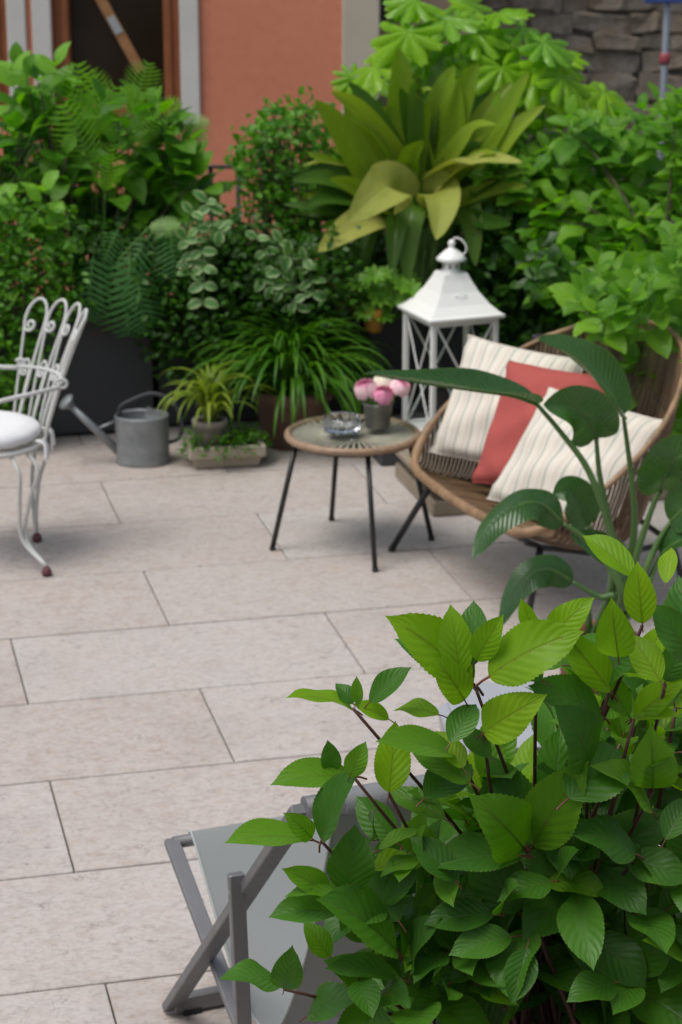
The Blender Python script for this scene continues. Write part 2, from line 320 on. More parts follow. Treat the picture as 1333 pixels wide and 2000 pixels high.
class MB:
    """collects world-space geometry of ONE mesh object"""
    def __init__(s): s.v = []; s.f = []; s.mi = []; s.uv = {}; s.smooth = []; s.cur = 0
    def face(s, idx, sm=False, uv=None):
        s.f.append(tuple(idx)); s.mi.append(s.cur); s.smooth.append(sm)
        if uv: s.uv[len(s.f) - 1] = uv
    def box(s, c, size, rz=0.0, M=None, bev=0.0, taper=1.0):
        hx, hy, hz = [q / 2 for q in size]; R = M if M is not None else Matrix.Rotation(rz, 3, 'Z'); c = Vector(c)
        if bev <= 0:
            b = len(s.v)
            for z, k in ((-hz, taper), (hz, 1.0)):
                for x, y in ((-hx, -hy), (hx, -hy), (hx, hy), (-hx, hy)): s.v.append(c + R @ Vector((x * k, y * k, z)))
            for q in ((0, 3, 2, 1), (4, 5, 6, 7), (0, 1, 5, 4), (1, 2, 6, 5), (2, 3, 7, 6), (3, 0, 4, 7)): s.face([b + i for i in q])
        else:
            rings = []
            for z, k, ins in ((-hz, taper, bev), (-hz + bev, taper, 0), (hz - bev, 1, 0), (hz, 1, bev)):
                x0, y0 = hx * k - ins, hy * k - ins; ring = []
                e = min(bev, hx * .9, hy * .9)
                for sx, sy, first in ((1, -1, 0), (1, 1, 1), (-1, 1, 0), (-1, -1, 1)):
                    pts = [(sx * (x0 - e), sy * y0), (sx * x0, sy * (y0 - e))]
                    if first: pts.reverse()
                    for x, y in pts: ring.append(len(s.v)); s.v.append(c + R @ Vector((x, y, z)))
                rings.append(ring)
            for a, b in zip(rings, rings[1:]):
                for i in range(8): s.face([a[i], a[(i + 1) % 8], b[(i + 1) % 8], b[i]])
            s.face(rings[0][::-1]); s.face(rings[-1])
        return s
    def beam(s, p, q, w, h, up=(0, 0, 1), bev=.002):
        p, q = Vector(p), Vector(q); d = q - p; L = d.length; z = d / L; u = Vector(up); x = z.cross(u)
        if x.length < 1e-4: x = Vector((1, 0, 0))
        x.normalize(); y = z.cross(x); return s.box((p + q) / 2, (w, h, L), M=Matrix((x, y, z)).transposed(), bev=bev)
    def tube(s, pts, r, n=8, cap=True, uvs=False, squash=None):
        P = [Vector(p) for p in pts]; m = len(P); R = r if isinstance(r, (list, tuple)) else [r] * m
        prev = None; base = len(s.v)
        for i in range(m):
            d = (P[min(i + 1, m - 1)] - P[max(i - 1, 0)]); d = d.normalized() if d.length > 1e-9 else Vector((0, 0, 1))
            if prev is None:
                u = d.cross(Vector((0, 0, 1)));  u = u if u.length > .05 else d.cross(Vector((0, 1, 0))); u.normalize()
            else:
                u = prev - d * prev.dot(d); u = u.normalized() if u.length > 1e-6 else prev
            prev = u; w = d.cross(u)
            for k in range(n):
                a = 2 * PI * k / n; s.v.append(P[i] + (u * math.cos(a) + w * math.sin(a) * (squash or 1)) * R[i])
        for i in range(m - 1):
            for k in range(n):
                a, b = base + i * n + k, base + i * n + (k + 1) % n
                s.face([a, b, b + n, a + n], True, [(k / n, i / m), ((k + 1) / n, i / m), ((k + 1) / n, (i + 1) / m), (k / n, (i + 1) / m)] if uvs else None)
        if cap: s.face([base + k for k in range(n)][::-1]); s.face([base + (m - 1) * n + k for k in range(n)])
        return s
    def ring(s, pts, r, n=8):
        P = [Vector(p) for p in pts]; m = len(P); base = len(s.v); c = sum(P, Vector()) / m; prev = None
        for i in range(m):
            d = (P[(i + 1) % m] - P[i - 1]).normalized()
            if prev is None: u = d.cross(Vector((0, 0, 1))); u = u if u.length > .05 else d.cross(Vector((0, 1, 0)))
            else: u = prev - d * prev.dot(d)
            u.normalize(); prev = u; w = d.cross(u)
            for k in range(n): a = 2 * PI * k / n; s.v.append(P[i] + (u * math.cos(a) + w * math.sin(a)) * (r[i] if isinstance(r, list) else r))
        for i in range(m):
            for k in range(n):
                a, b = base + i * n + k, base + i * n + (k + 1) % n; c2, d2 = base + ((i + 1) % m) * n + (k + 1) % n, base + ((i + 1) % m) * n + k
                s.face([a, b, c2, d2], True)
        return s
    def lathe(s, c, prof, n=32, M=None, sx=1.0, sy=1.0, cap0=True, cap1=True, smooth=True, wob=None):
        c = Vector(c); R = M if M is not None else Matrix.Identity(3); base = len(s.v); m = len(prof)
        for r, z in prof:
            for k in range(n):
                a = 2 * PI * k / n; q = r * (wob(a, z) if wob else 1); s.v.append(c + R @ Vector((q * math.cos(a) * sx, q * math.sin(a) * sy, z)))
        for i in range(m - 1):
            for k in range(n):
                a, b = base + i * n + k, base + i * n + (k + 1) % n; s.face([a, b, b + n, a + n], smooth)
        if cap0: s.face([base + k for k in range(n)][::-1])
        if cap1: s.face([base + (m - 1) * n + k for k in range(n)])
        return s
    def grid(s, P, sm=True, uv=None):
        base = len(s.v); nr, nc = len(P), len(P[0])
        for row in P: s.v.extend(Vector(p) for p in row)
        for i in range(nr - 1):
            for j in range(nc - 1):
                a = base + i * nc + j
                s.face([a, a + 1, a + nc + 1, a + nc], sm, [(j / (nc - 1), i / (nr - 1)), ((j + 1) / (nc - 1), i / (nr - 1)), ((j + 1) / (nc - 1), (i + 1) / (nr - 1)), (j / (nc - 1), (i + 1) / (nr - 1))])
        return s
    def mesh(s, name, org, mats):
        me = bpy.data.meshes.new(name); me.from_pydata([tuple(v - org) for v in s.v], [], s.f)
        for m in mats: me.materials.append(MATS[m])
        me.polygons.foreach_set('material_index', s.mi); me.polygons.foreach_set('use_smooth', s.smooth)
        if s.uv:
            ul = me.uv_layers.new(name='UVMap')
            for pi, uvs in s.uv.items():
                for li, q in zip(me.polygons[pi].loop_indices, uvs): ul.data[li].uv = q
        me.update(); return me
    def build(s, name, mats, parent=None, loc=None, kind=None):
        if isinstance(mats, str): mats = [mats]
        org = world_origin(parent) if parent is not None else Vector(loc if loc is not None else (0, 0, 0))
        o = bpy.data.objects.new(name, s.mesh(name, org, mats)); COL.objects.link(o)
        if parent is not None: o.parent = parent
        else: o.location = org
        if kind: o['kind'] = kind
        return o

# ------------------------------------------------------------------ leaves
class Arr:
    def __init__(s, V, F, UV, MI): s.V = np.array(V, float); s.F = np.array(F, int); s.UV = np.array(UV, float); s.MI = np.array(MI, int)
def mesh_arrays(name, V, F, UV, MI, mats, rnd=None):
    me = bpy.data.meshes.new(name); nf = len(F)
    me.vertices.add(len(V)); me.vertices.foreach_set('co', np.ascontiguousarray(V, dtype=np.float32).ravel())
    me.loops.add(nf * 4); me.loops.foreach_set('vertex_index', np.ascontiguousarray(F, dtype=np.int32).ravel())
    me.polygons.add(nf); me.polygons.foreach_set('loop_start', np.arange(0, nf * 4, 4, dtype=np.int32))
    for m in mats: me.materials.append(MATS[m])
    me.polygons.foreach_set('material_index', np.ascontiguousarray(MI, dtype=np.int32)); me.polygons.foreach_set('use_smooth', np.ones(nf, dtype=bool))
    ul = me.uv_layers.new(name='UVMap'); ul.data.foreach_set('uv', np.ascontiguousarray(UV[F.ravel()], dtype=np.float32).ravel())
    if rnd is not None:
        at = me.attributes.new('rnd', 'FLOAT', 'FACE'); at.data.foreach_set('value', np.ascontiguousarray(rnd, dtype=np.float32))
    me.update(); return me
def add_stalk(V, F, UV, MI, pts, r, mi=1):
    b = len(V); pts = [Vector(p) for p in pts]
    for i, p in enumerate(pts):
        d = (pts[min(i + 1, len(pts) - 1)] - pts[max(i - 1, 0)]).normalized(); u = d.cross(Vector((0, 0, 1))); u = u.normalized() if u.length > .05 else Vector((1, 0, 0)); w = d.cross(u)
        for k in range(4): a = PI / 2 * k + .78; V.append(tuple(p + (u * math.cos(a) + w * math.sin(a)) * r)); UV.append((.5, .5))
    for i in range(len(pts) - 1):
        for k in range(4): a = b + i * 4 + k; c = b + i * 4 + (k + 1) % 4; F.append((a, c, c + 4, a + 4)); MI.append(mi)
def leaf_tpl(n, m, w, serr=0.0, fold=.25, droop=.5, rise=.2, wave=0.0, wfreq=9., phase=0., twist=0., pet=.0, pr=.012, rib=True):
    V, F, UV, MI = [], [], [], []; y = z = 0.0
    for i in range(n + 1):
        v = i / n; ang = rise - droop * v ** 1.3
        if i: y += math.cos(ang) / n; z += math.sin(ang) / n
        hw = max(w(v), .002); tw = twist * v
        for j in range(m + 1):
            u = -1 + 2 * j / m; e = 1 + (serr * ((i % 2) - .3) if abs(u) > .99 else 0)
            x = u * hw * e; zz = abs(u) ** 1.2 * hw * fold + wave * math.sin(v * wfreq + phase + (1.3 if u > 0 else 0)) * u * u * (hw / .3)
            xx = x * math.cos(tw) - zz * math.sin(tw); zz = x * math.sin(tw) + zz * math.cos(tw)
            V.append((xx, y - zz * math.sin(ang) * .6 + (serr * .06 if abs(u) > .99 and i % 2 else 0), z + zz * math.cos(ang))); UV.append((u * .5 + .5, v))
    for i in range(n):
        for j in range(m): a = i * (m + 1) + j; F.append((a, a + 1, a + m + 2, a + m + 1)); MI.append(0)
    if pet > 0: add_stalk(V, F, UV, MI, [(0, -pet, -pet * .35), (0, -pet * .45, -pet * .08), (0, .03, .001)], pr)
    if rib:                                                                # raised midrib below the blade
        pts = [V[i * (m + 1) + m // 2] for i in range(0, n + 1, max(1, n // 6))]
        add_stalk(V, F, UV, MI, [(p[0], p[1], p[2] - .004) for p in pts[:-1]], pr * .55)
    return Arr(V, F, UV, MI)
def ovate(W, pk=.42, sh=.9, tip=.12):
    def w(v):
        a = math.sin(PI * min(1, v) ** (math.log(.5) / math.log(pk))) ** sh if v < .9999 else 0
        if v > 1 - tip: a *= .25 + .75 * ((1 - v) / tip) ** .6 if tip > 0 else 1
        return W * max(a, 0)
    return w
def fatsia_tpl(nl=8, rings=5):
    V, F, UV, MI = [(0, 0, 0)], [], [], []; V = []; th = 8 * nl; span = math.radians(300)
    for i in range(rings + 1):
        q = i / rings
        for k in range(th + 1):
            s = k / th; a = -span / 2 + span * s + PI / 2; ph = (s * nl) % 1 if s < 1 else 0
            lob = abs(math.sin(PI * ph)) ** .7; R = (.38 + .62 * lob) * (1 - .25 * abs(2 * s - 1) ** 2)
            if i == rings: R *= 1 + .03 * ((k % 2) * 2 - 1)
            r = q * R; z = -.28 * (r ** 2) + .07 * math.cos(2 * PI * ph) * q * -1 + .04 * math.sin(a * 3) * q
            V.append((r * math.cos(a), r * math.sin(a), z)); UV.append((.5 + .5 * (2 * abs(ph - .5)) * (1 if ph > .5 else -1), q))
    for i in range(rings):
        for k in range(th): a = i * (th + 1) + k; F.append((a, a + 1, a + th + 2, a + th + 1)); MI.append(0)
    add_stalk(V, F, UV, MI, [(0, -.12, -1.0), (0, -.1, -.5), (0, 0, 0)], .016)
    return Arr(V, F, UV, MI)
def frond_tpl(n=12, W=.26, droop=.9, rise=.3, sub=6):
    V, F, UV, MI = [], [], [], []; y = z = 0; sp = [Vector((0, 0, 0))]
    for i in range(1, n + 2): a = rise - droop * (i / n) ** 1.4; y += math.cos(a) / n; z += math.sin(a) / n; sp.append(Vector((0, y, z)))
    for i in range(2, n + 1):
        v = i / n; L = W * math.sin(PI * min(.99, (1 - v) * .80 + .12)) ** .9 * (1 if v < .9 else .8)
        for sx in (-1, 1):
            b = len(V); wd = .40 / n
            for k in range(sub + 1):
                q = k / sub; c = sp[i] + Vector((sx * L * q, L * q * .42, -.35 * L * q * q)); hw = wd * (1 - q) ** .6 * (1 - .35 * (k % 2))
                V.append(tuple(c + Vector((0, -hw, 0)))); V.append(tuple(c + Vector((0, hw, .25 * hw)))); UV += [(0.1, q), (.9, q)]
            for k in range(sub): a = b + 2 * k; F.append((a, a + 2, a + 3, a + 1)); MI.append(0)
    add_stalk(V, F, UV, MI, sp[:n + 1], .008); return Arr(V, F, UV, MI)
TPL = {}
def reg(key, arr, mats): TPL[key] = (arr, mats, None)
def tpl_mesh(key):
    a, mats, me = TPL[key]
    if me is None: me = mesh_arrays('leaf', a.V, a.F, a.UV, a.MI, mats); TPL[key] = (a, mats, me)
    return me
for i in range(4):
    kw = dict(serr=.055, fold=[.30, .16, .38, .22][i], droop=[.55, .85, .35, .7][i], rise=[.25, .35, .1, .3][i], wave=[.02, .045, .03, .05][i], phase=i * 1.7, twist=[.15, -.25, .3, -.1][i], pet=.16)
    for mk in ('mature', 'young', 'mid'):
        reg('hy_%s%d' % (mk, i), leaf_tpl(44, 6, ovate([.25, .285, .22, .265][i] * (1.1 if mk == 'mature' else .95), [.44, .42, .46, .40][i], .85, .16), **kw), ['hydrangea_' + mk, 'petiole_red'])
    kb = dict(kw); kb['serr'] = .06; kb['pet'] = .14
    reg('he%d' % i, leaf_tpl(9, 4, ovate([.33, .36, .30, .34][i], .42, .75, .1), **kb), ['hedge_leaf', 'petiole_green'])
    reg('le%d' % i, leaf_tpl(9, 4, ovate([.27, .31, .25, .29][i], .45, .85, .14), **kb), ['left_leaf', 'petiole_green'])
    reg('lb%d' % i, leaf_tpl(12, 4, ovate([.30, .33, .28, .31][i], .42, .8, .12), **kb), ['left_bright', 'petiole_green'])
    sm = dict(fold=.3, droop=.4, rise=.2, twist=.2 * (i - 1.5), pet=.0, rib=False)
    for nm, mt in (('sh', 'shrub_leaf'), ('iv', 'ivy_leaf'), ('cr', 'creeper_leaf')):
        reg('%s%d' % (nm, i), leaf_tpl(3, 2, ovate(.30, .45, .8, .0), **sm), [mt])
    reg('va%d' % i, leaf_tpl(8, 4, ovate([.30, .33][i % 2], .45, .75, .0), fold=.2, droop=.5, rise=.2, pet=.1, pr=.014, rib=False), ['variegated_leaf', 'petiole_green'])
    reg('wh%d' % i, leaf_tpl(4, 2, ovate(.20, .6, .8, .0), fold=.2, droop=.5, rise=.3, pet=0, rib=False), ['whorl_leaf'])
    bl = dict(fold=.5, rise=[1.2, 1.0, .8, 1.3][i], droop=[2.3, 2.2, 2.0, 2.9][i], pet=0, rib=False)
    grassw = lambda v: .019 * (1 - v ** 3) ** .7 + .001
    reg('gr%d' % i, leaf_tpl(12, 2, grassw, **bl), ['grass_leaf'])
    reg('sp%d' % i, leaf_tpl(10, 2, lambda v: .026 * (1 - v ** 3) ** .7 + .001, **bl), ['spider_leaf'])
    for nm, mt in (('fl', 'fern_leaf'), ('fd', 'fern_dark'), ('fp', 'fern_pale'), ('fo', 'fern_dry')):
        reg('%s%d' % (nm, i), frond_tpl(droop=[.7, 1.0, .5, .9][i], W=[.36, .42, .34, .39][i]), [mt, 'petiole_green'])
    reg('fa%d' % i, fatsia_tpl([8, 7, 9, 8][i]), ['fatsia_leaf' if i != 3 else 'fatsia_gloss', 'petiole_green'])

def frame_mat(pos, d, nrm, size):
    d = Vector(d).normalized(); nrm = Vector(nrm); x = d.cross(nrm)
    if x.length < 1e-3: x = d.cross(Vector((.3, .8, .5)))
    x.normalize(); z = x.cross(d)
    M = np.eye(4); M[:3, 0] = np.array(x) * size; M[:3, 1] = np.array(d) * size; M[:3, 2] = np.array(z) * size; M[:3, 3] = np.array(pos); return M
class Plant:
    def __init__(s, name, base, label, cat, group=None):
        s.root = thing(name, base, label, cat, group); s.leaves = []; s.stems = []
    def leaf(s, key, pos, d, nrm, size): s.leaves.append((key, frame_mat(pos, d, nrm, size), size))
    def stem(s, pts, r0, r1, n=6, seg=8): s.stems.append((catmull(pts, seg), r0, r1, n))
    def shoot(s, key, tip, d, nn, gap, size, roll=None, spread=1.0, keys=4):
        """opposite leaf pairs down a shoot that ends at tip and points along d"""
        d = Vector(d).normalized(); a = d.orthogonal().normalized(); b = d.cross(a); r = random.uniform(0, PI) if roll is None else roll
        for k in range(nn):
            p = Vector(tip) - d * gap * k; q = r + k * PI / 2; sz = size * (.45 + .55 * min(1, (k + .6) / 2.2)) * random.uniform(.85, 1.12)
            up = max(.15, .9 - .38 * k)
            for sg in (0, PI):
                o = a * math.cos(q + sg) + b * math.sin(q + sg); dr = (o * spread + d * up + Vector((0, 0, -.12 * k))).normalized()
                nr = (d + Vector((0, 0, .5)) - dr * .2)
                s.leaf('%s%d' % (key, random.randrange(keys)), p + dr * sz * .1, dr, nr, sz)
    def finish(s, limit=300, stem_mat='stem_brown', stem_parts=40, stuff_name='foliage', margin=40):
        org = world_origin(s.root); T = np.eye(4); T[:3, 3] = -np.array(org)
        def pri(L):
            p = L[1][:3, 3] + L[1][:3, 1] * .5; x, y = to_px(p); ins = -margin < x < 1333 + margin and -margin < y < 2000 + margin
            return (0 if ins else 1, p[1] - L[2] * 1.5)
        L = sorted(s.leaves, key=pri); one, rest = L[:limit], L[limit:]
        for key, M, sz in one:
            o = bpy.data.objects.new('leaf', tpl_mesh(key)); COL.objects.link(o); o.parent = s.root; o.matrix_basis = Matrix((T @ M).tolist())
        if rest:
            mats = []; Vs, Fs, UVs, MIs, Rs = [], [], [], [], []; off = 0
            for key, M, sz in rest:
                a, mt, _ = TPL[key]; A = T @ M
                for m in mt:
                    if m not in mats: mats.append(m)
                rm = np.array([mats.index(m) for m in mt]); Vs.append(a.V @ A[:3, :3].T + A[:3, 3]); Fs.append(a.F + off); UVs.append(a.UV); MIs.append(rm[a.MI]); Rs.append(np.full(len(a.F), random.random())); off += len(a.V)
            me = mesh_arrays(stuff_name, np.concatenate(Vs), np.concatenate(Fs), np.concatenate(UVs), np.concatenate(MIs), mats, np.concatenate(Rs))
            o = bpy.data.objects.new(stuff_name, me); COL.objects.link(o); o.parent = s.root; o['kind'] = 'stuff'
        if s.stems:
            for st in s.stems[:stem_parts]:
                P, r0, r1, n = st; m = len(P); MB().tube(P, [r0 + (r1 - r0) * i / (m - 1) for i in range(m)], n).build('stem', stem_mat, s.root)
            if len(s.stems) > stem_parts:
                mb = MB()
                for P, r0, r1, n in s.stems[stem_parts:]: m = len(P); mb.tube(P, [r0 + (r1 - r0) * i / (m - 1) for i in range(m)], n)
                mb.build('twigs', stem_mat, s.root, kind='stuff')
        return s.root
def blade(root, name, spine, width, nrm, mats, n=26, m=6, fold=.25, wave=.0, prof=None, twist=0.0, freq=14, curl=0.0):
    """one long leaf along a spine in world space"""
    P = catmull(spine, n); V, F, UV = [], [], []; org = world_origin(root); ph = random.uniform(0, 6)
    for i in range(n + 1):
        v = i / n; d = (P[min(i + 1, n)] - P[max(i - 1, 0)]).normalized(); nr = Vector(nrm(v) if callable(nrm) else nrm); x = d.cross(nr).normalized(); z = x.cross(d)
        tw = twist * (v - .3); x, z = x * math.cos(tw) + z * math.sin(tw), z * math.cos(tw) - x * math.sin(tw)
        hw = width * max(.004, prof(v) if prof else math.sin(PI * v ** .75) ** .8)
        for j in range(m + 1):
            u = -1 + 2 * j / m; h = abs(u) ** 1.3 * hw * fold - curl * u * u * hw + wave * math.sin(v * freq + ph + (2 if u > 0 else 0)) * u * u * hw
            V.append(P[i] + x * (u * hw) + z * h - org); UV.append((u * .5 + .5, v))
    for i in range(n):
        for j in range(m): a = i * (m + 1) + j; F.append((a, a + 1, a + m + 2, a + m + 1))
    me = mesh_arrays(name, np.array([tuple(v) for v in V]), np.array(F), np.array(UV), np.zeros(len(F), int), mats)
    o = bpy.data.objects.new(name, me); COL.objects.link(o); o.parent = root; return o
def inpoly(x, y, P):
    c = False; j = len(P) - 1
    for i in range(len(P)):
        if (P[i][1] > y) != (P[j][1] > y) and x < (P[j][0] - P[i][0]) * (y - P[i][1]) / (P[j][1] - P[i][1]) + P[i][0]: c = not c
        j = i
    return c
def sample(P, n, mind=0):
    xs = [p[0] for p in P]; ys = [p[1] for p in P]; out = []; tries = 0
    while len(out) < n and tries < n * 60:
        tries += 1; x, y = random.uniform(min(xs), max(xs)), random.uniform(min(ys), max(ys))
        if inpoly(x, y, P) and (mind == 0 or all((x - a) ** 2 + (y - b) ** 2 > mind * mind for a, b in out)): out.append((x, y))
    return out
def rv(s=1.0): return Vector((random.uniform(-s, s), random.uniform(-s, s), random.uniform(-s, s)))
# ================================================================== the setting
o = MB().box((0, 40, -3.3), (400, 400, .2)).build('street', 'street', loc=(0, 40, -3.3)); o['kind'] = 'structure'
tb = MB(); c0 = AB(1.2, 4.6)
tb.box((c0.x, c0.y, -1.63), (12, 10.8, 3.2), YAW); terr = tb.build('terrace', 'terrace_base', loc=(c0.x, c0.y, -.03)); terr['kind'] = 'structure'
fl = bpy.data.objects.new('terrace_floor', None); COL.objects.link(fl); fl.location = (0, 0, -.03); fl['kind'] = 'structure'
ROWS = [4.391 + .5640 * k for k in range(-4, 10)]
for r in range(len(ROWS) - 1):
    k = r - 4; b0, b1 = ROWS[r], ROWS[r + 1]; off = .515 if k % 2 == 1 or k == -1 else 1.033
    for j in range(-3, 4):
        a0, a1 = off + 1.04 * j, off + 1.04 * (j + 1)
        if random.random() < 0: continue
        ctr = AB((a0 + a1) / 2, (b0 + b1) / 2, -.012 + random.uniform(-.0008, .0008)); g = .0022; gb = .0042
        m = MB().box(ctr, (a1 - a0 - 2 * g, b1 - b0 - 2 * gb, .024), YAW, bev=.0022)
        me = m.mesh('slab', ctr, ['slab_stone'])
        # keep the object's own axes on the paving so that the stone's bedding runs along the slab
        for v in me.vertices: v.co = Matrix.Rotation(-YAW, 3, 'Z') @ v.co
        s = bpy.data.objects.new('slab', me); COL.objects.link(s); s.parent = fl; s.location = ctr - Vector((0, 0, -.03)); s.rotation_euler = (0, 0, YAW)

# --- unseen wall added behind the camera to darken surfaces facing that way
o = MB().box((0, -1.6, -.1), (18, .4, 6.2)).build('unseen_shade_wall', 'plaster_white', loc=(0, -1.6, -3.2)); o['kind'] = 'structure'
# --- terracotta-red house across the street
YF = 16.0
house = thing('red_house', (-1, YF, -3.2), 'terracotta red plastered house with brown framed window across the street', 'house')
def fx(x): return D(x, 0, YF).x
def fz(y): return D(300, y, YF).z
x_wl, x_wr, x_w2, x_end = fx(100), fx(350), fx(12), fx(668); zs = fz(238); ZT = 5.2
wl_ = MB()
wl_.box(((-6 + x_end) / 2, YF + .2, (zs - 3.2) / 2), (x_end + 6, .4, zs + 3.2))
wl_.box(((x_w2 + x_wl) / 2, YF + .2, (zs + ZT) / 2), (x_wl - x_w2, .4, ZT - zs)); wl_.box(((x_wr + x_end) / 2, YF + .2, (zs + ZT) / 2), (x_end - x_wr, .4, ZT - zs))
wl_.box(((-6 + x_w2 - .95) / 2, YF + .2, (zs + ZT) / 2), (x_w2 - .95 + 6, .4, ZT - zs))
wl_.build('wall', 'facade_red', house)
for (a, b, z0) in ((x_wr + .002, fx(388), fz(243)), (fx(62), x_wl - .002, fz(243)), (x_w2 + .002, fx(50), fz(243))):
    MB().box(((a + b) / 2, YF - .012, (z0 + ZT) / 2), (b - a, .05, ZT - z0), bev=.006).build('window_surround', 'stone_band', house)
def window(x0, x1, sub=True):
    w = MB()
    fw = fx(133) - x_wl
    for a in (x0 + fw / 2, x1 - fw / 2): w.box((a, YF + .10, (zs + ZT) / 2), (fw, .10, ZT - zs), bev=.008)
    for a in (x0 + fw * .72, x1 - fw * .72): w.box((a, YF + .042, (zs + ZT) / 2), (fw * .42, .02, ZT - zs), bev=.006)
    w.box(((x0 + x1) / 2, YF + .10, zs + .055), (x1 - x0 - 2 * fw, .098, .11), bev=.008)
    wo = w.build('window', 'frame_wood', house)
    MB().box(((x0 + x1) / 2, YF + .14, (zs + ZT) / 2 + .05), (x1 - x0 - 2 * fw, .012, ZT - zs - .12)).build('pane', 'glass_dark', wo)
    return wo
w1 = window(x_wl, x_wr); window(x_w2 - .95, x_w2)
pa, pb = D(176, -40, YF + .115), D(276, 140, YF + .115)
br = MB().beam(pa, pb, .075, .02, (0, 1, 0)).build('diagonal_board', 'wood_strip', w1)
ta, tb2 = pa.lerp(pb, .40), pa.lerp(pb, .58); ta.y -= .012; tb2.y -= .012
MB().beam(ta, tb2, .06, .008, (0, 1, 0)).build('tape', 'tape_grey', w1)
# --- neighbouring beige house
nb = thing('beige_house', (.6, YF, -3.2), 'beige plastered house corner with small dark window, next to red house', 'house')
xa, xb, xc = fx(668), fx(742), fx(936)
MB().box(((xa + xb) / 2 + .002, YF + .15, 1.0), (xb - xa, .4, 8.4), bev=.01).build('corner_pilaster', 'plaster_beige', nb)
z1 = D(760, 47, YF + .1).z
q = MB(); q.box(((xb + xc) / 2, YF + .45, (z1 - 3.2) / 2), (xc - xb, .5, z1 + 3.2)); xw = fx(802); q.box(((xw + xc) / 2, YF + .45, (z1 + 5.2) / 2), (xc - xw, .5, 5.2 - z1)); q.build('wall', 'plaster_brown', nb)
wi = MB(); zt2 = z1 + 1.0
wi.box(((xb + xw) / 2, YF + .30, z1 + .05), (xw - xb - .006, .12, .08), bev=.008); wi.box((xb + .03, YF + .30, z1 + .6), (.045, .10, 1.0)); wi.box((xw - .03, YF + .30, z1 + .6), (.045, .10, 1.0))
wo = wi.build('window', 'rail_steel', nb); MB().box(((xb + xw) / 2, YF + .40, z1 + 2.1), (xw - xb, .02, 4.2)).build('pane', 'glass_dark', wo)
# --- rough stone wall at the right
YS = 17.2
sw = thing('stone_wall', (4, YS, -3.2), 'old rough dark stone wall at the top right behind the shrubs', 'wall')
MB().box((4.0 + .5, YS + .3, 1.0), (8.0, .4, 8.4)).build('mortar_backing', 'mortar', sw)
svar = []
for k in range(8):
    m = MB(); m.box((0, 0, 0), (1, 1, 1), bev=.10); me = m.mesh('stone', Vector((0, 0, 0)), ['wall_stone'])
    for v in me.vertices: v.co += Vector((random.uniform(-.08, .08), random.uniform(-.12, .12), random.uniform(-.09, .09)))
    svar.append(me)
z = -.3
while z < 2.9:
    hgt = random.uniform(.10, .24); x = .9 + random.uniform(0, .2)
    while x < 4.6:
        w_ = random.uniform(.12, .5); s = bpy.data.objects.new('stone', random.choice(svar)); COL.objects.link(s); s.parent = sw
        s.location = Vector((x + w_ / 2, YS + .09 + random.uniform(-.02, .03), z + hgt / 2)) - Vector(sw.location); s.scale = (w_ * .99, .16, hgt * random.uniform(.9, 1.05)); s.rotation_euler = (random.uniform(-.05, .05), random.uniform(-.14, .14), random.choice((0, PI)))
        x += w_
    z += hgt
# --- street sign post
Yp = 13.5; pp = D(1300, 90, Yp)
sg = thing('sign_post', (pp.x, Yp, -3.2), 'slim grey post with red clamp and blue sign board at top right', 'sign post')
MB().tube([(pp.x, Yp, -3.2), (pp.x, Yp, 3.3)], .022, 12).build('post', 'pole_grey', sg)
rc = D(1297, 112, Yp); MB().lathe((pp.x, Yp, rc.z - .04), [(.028, 0), (.034, .012), (.034, .055), (.028, .068)], 14).build('clamp', 'red_plastic', sg)
zb = D(1290, 5, Yp).z; MB().box((pp.x + .03, Yp - .045, zb + .3), (.36, .02, .6), bev=.006).build('sign_board', 'sign_blue', sg)
# --- railing along the terrace edge
YR = 10.05
def RL(x): return Vector((x, YR + math.tan(YAW) * 0 + x * .03, 0))
rail = thing('railing', RL(.0), 'thin black iron railing on the terrace edge behind the planters', 'railing')
p0, p1 = RL(-2.9), RL(3.2)
for zz in (1.005, .16):
    MB().beam(p0 + Vector((0, 0, zz)), p1 + Vector((0, 0, zz)), .022 if zz < .5 else .036, .012, (0, 0, 1)).build('rail_bar', 'rail_steel', rail)
x = -2.85
while x < 3.2:
    a = RL(x); post = abs((x + 2.85) % 1.5) < .01
    MB().tube([a + Vector((0, 0, -.004 if post else .155)), a + Vector((0, 0, 1.0))], .0105, 8).build('baluster', 'rail_steel', rail); x += .125

# ================================================================== planters
def planter(a0, a1, b0, dep, hgt, label, name='planter', mat='planter_dark', z0=0.0):
    c = AB((a0 + a1) / 2, b0 + dep / 2, z0); w = a1 - a0
    t = thing(name, c, label, 'planter', 'dark grey planters along the railing' if mat == 'planter_dark' else None)
    m = MB(); R = Matrix.Rotation(YAW, 3, 'Z'); th = .025
    for (lx, ly, sx, sy) in ((0, -dep / 2 + th / 2, w, th), (0, dep / 2 - th / 2, w, th), (-w / 2 + th / 2, 0, th, dep - 2 * th), (w / 2 - th / 2, 0, th, dep - 2 * th)):
        m.box(c + R @ Vector((lx, ly, hgt / 2 + .008)), (sx, sy, hgt - .016), YAW, bev=.004)
    m.box(c + Vector((0, 0, .03)), (w - 2 * th, dep - 2 * th, .02), YAW); m.build('box', mat, t)
    f = MB()
    for sx in (-1, 1):
        for sy in (-1, 1): f.box(c + R @ Vector((sx * (w / 2 - .06), sy * (dep / 2 - .06), .004)), (.05, .05, .0085), YAW)
    f.build('foot', mat, t)
    S = []
    for i in range(9):
        S.append([c + R @ Vector((-w / 2 + th + (w - 2 * th) * j / 12, -dep / 2 + th + (dep - 2 * th) * i / 8, hgt - .06 + random.uniform(-.012, .012))) for j in range(13)])
    MB().grid(S).build('soil', 'soil', t); return c
aL, bL = to_ab(G(80, 858)); aR, _ = to_ab(G(306, 850))
BP = bL
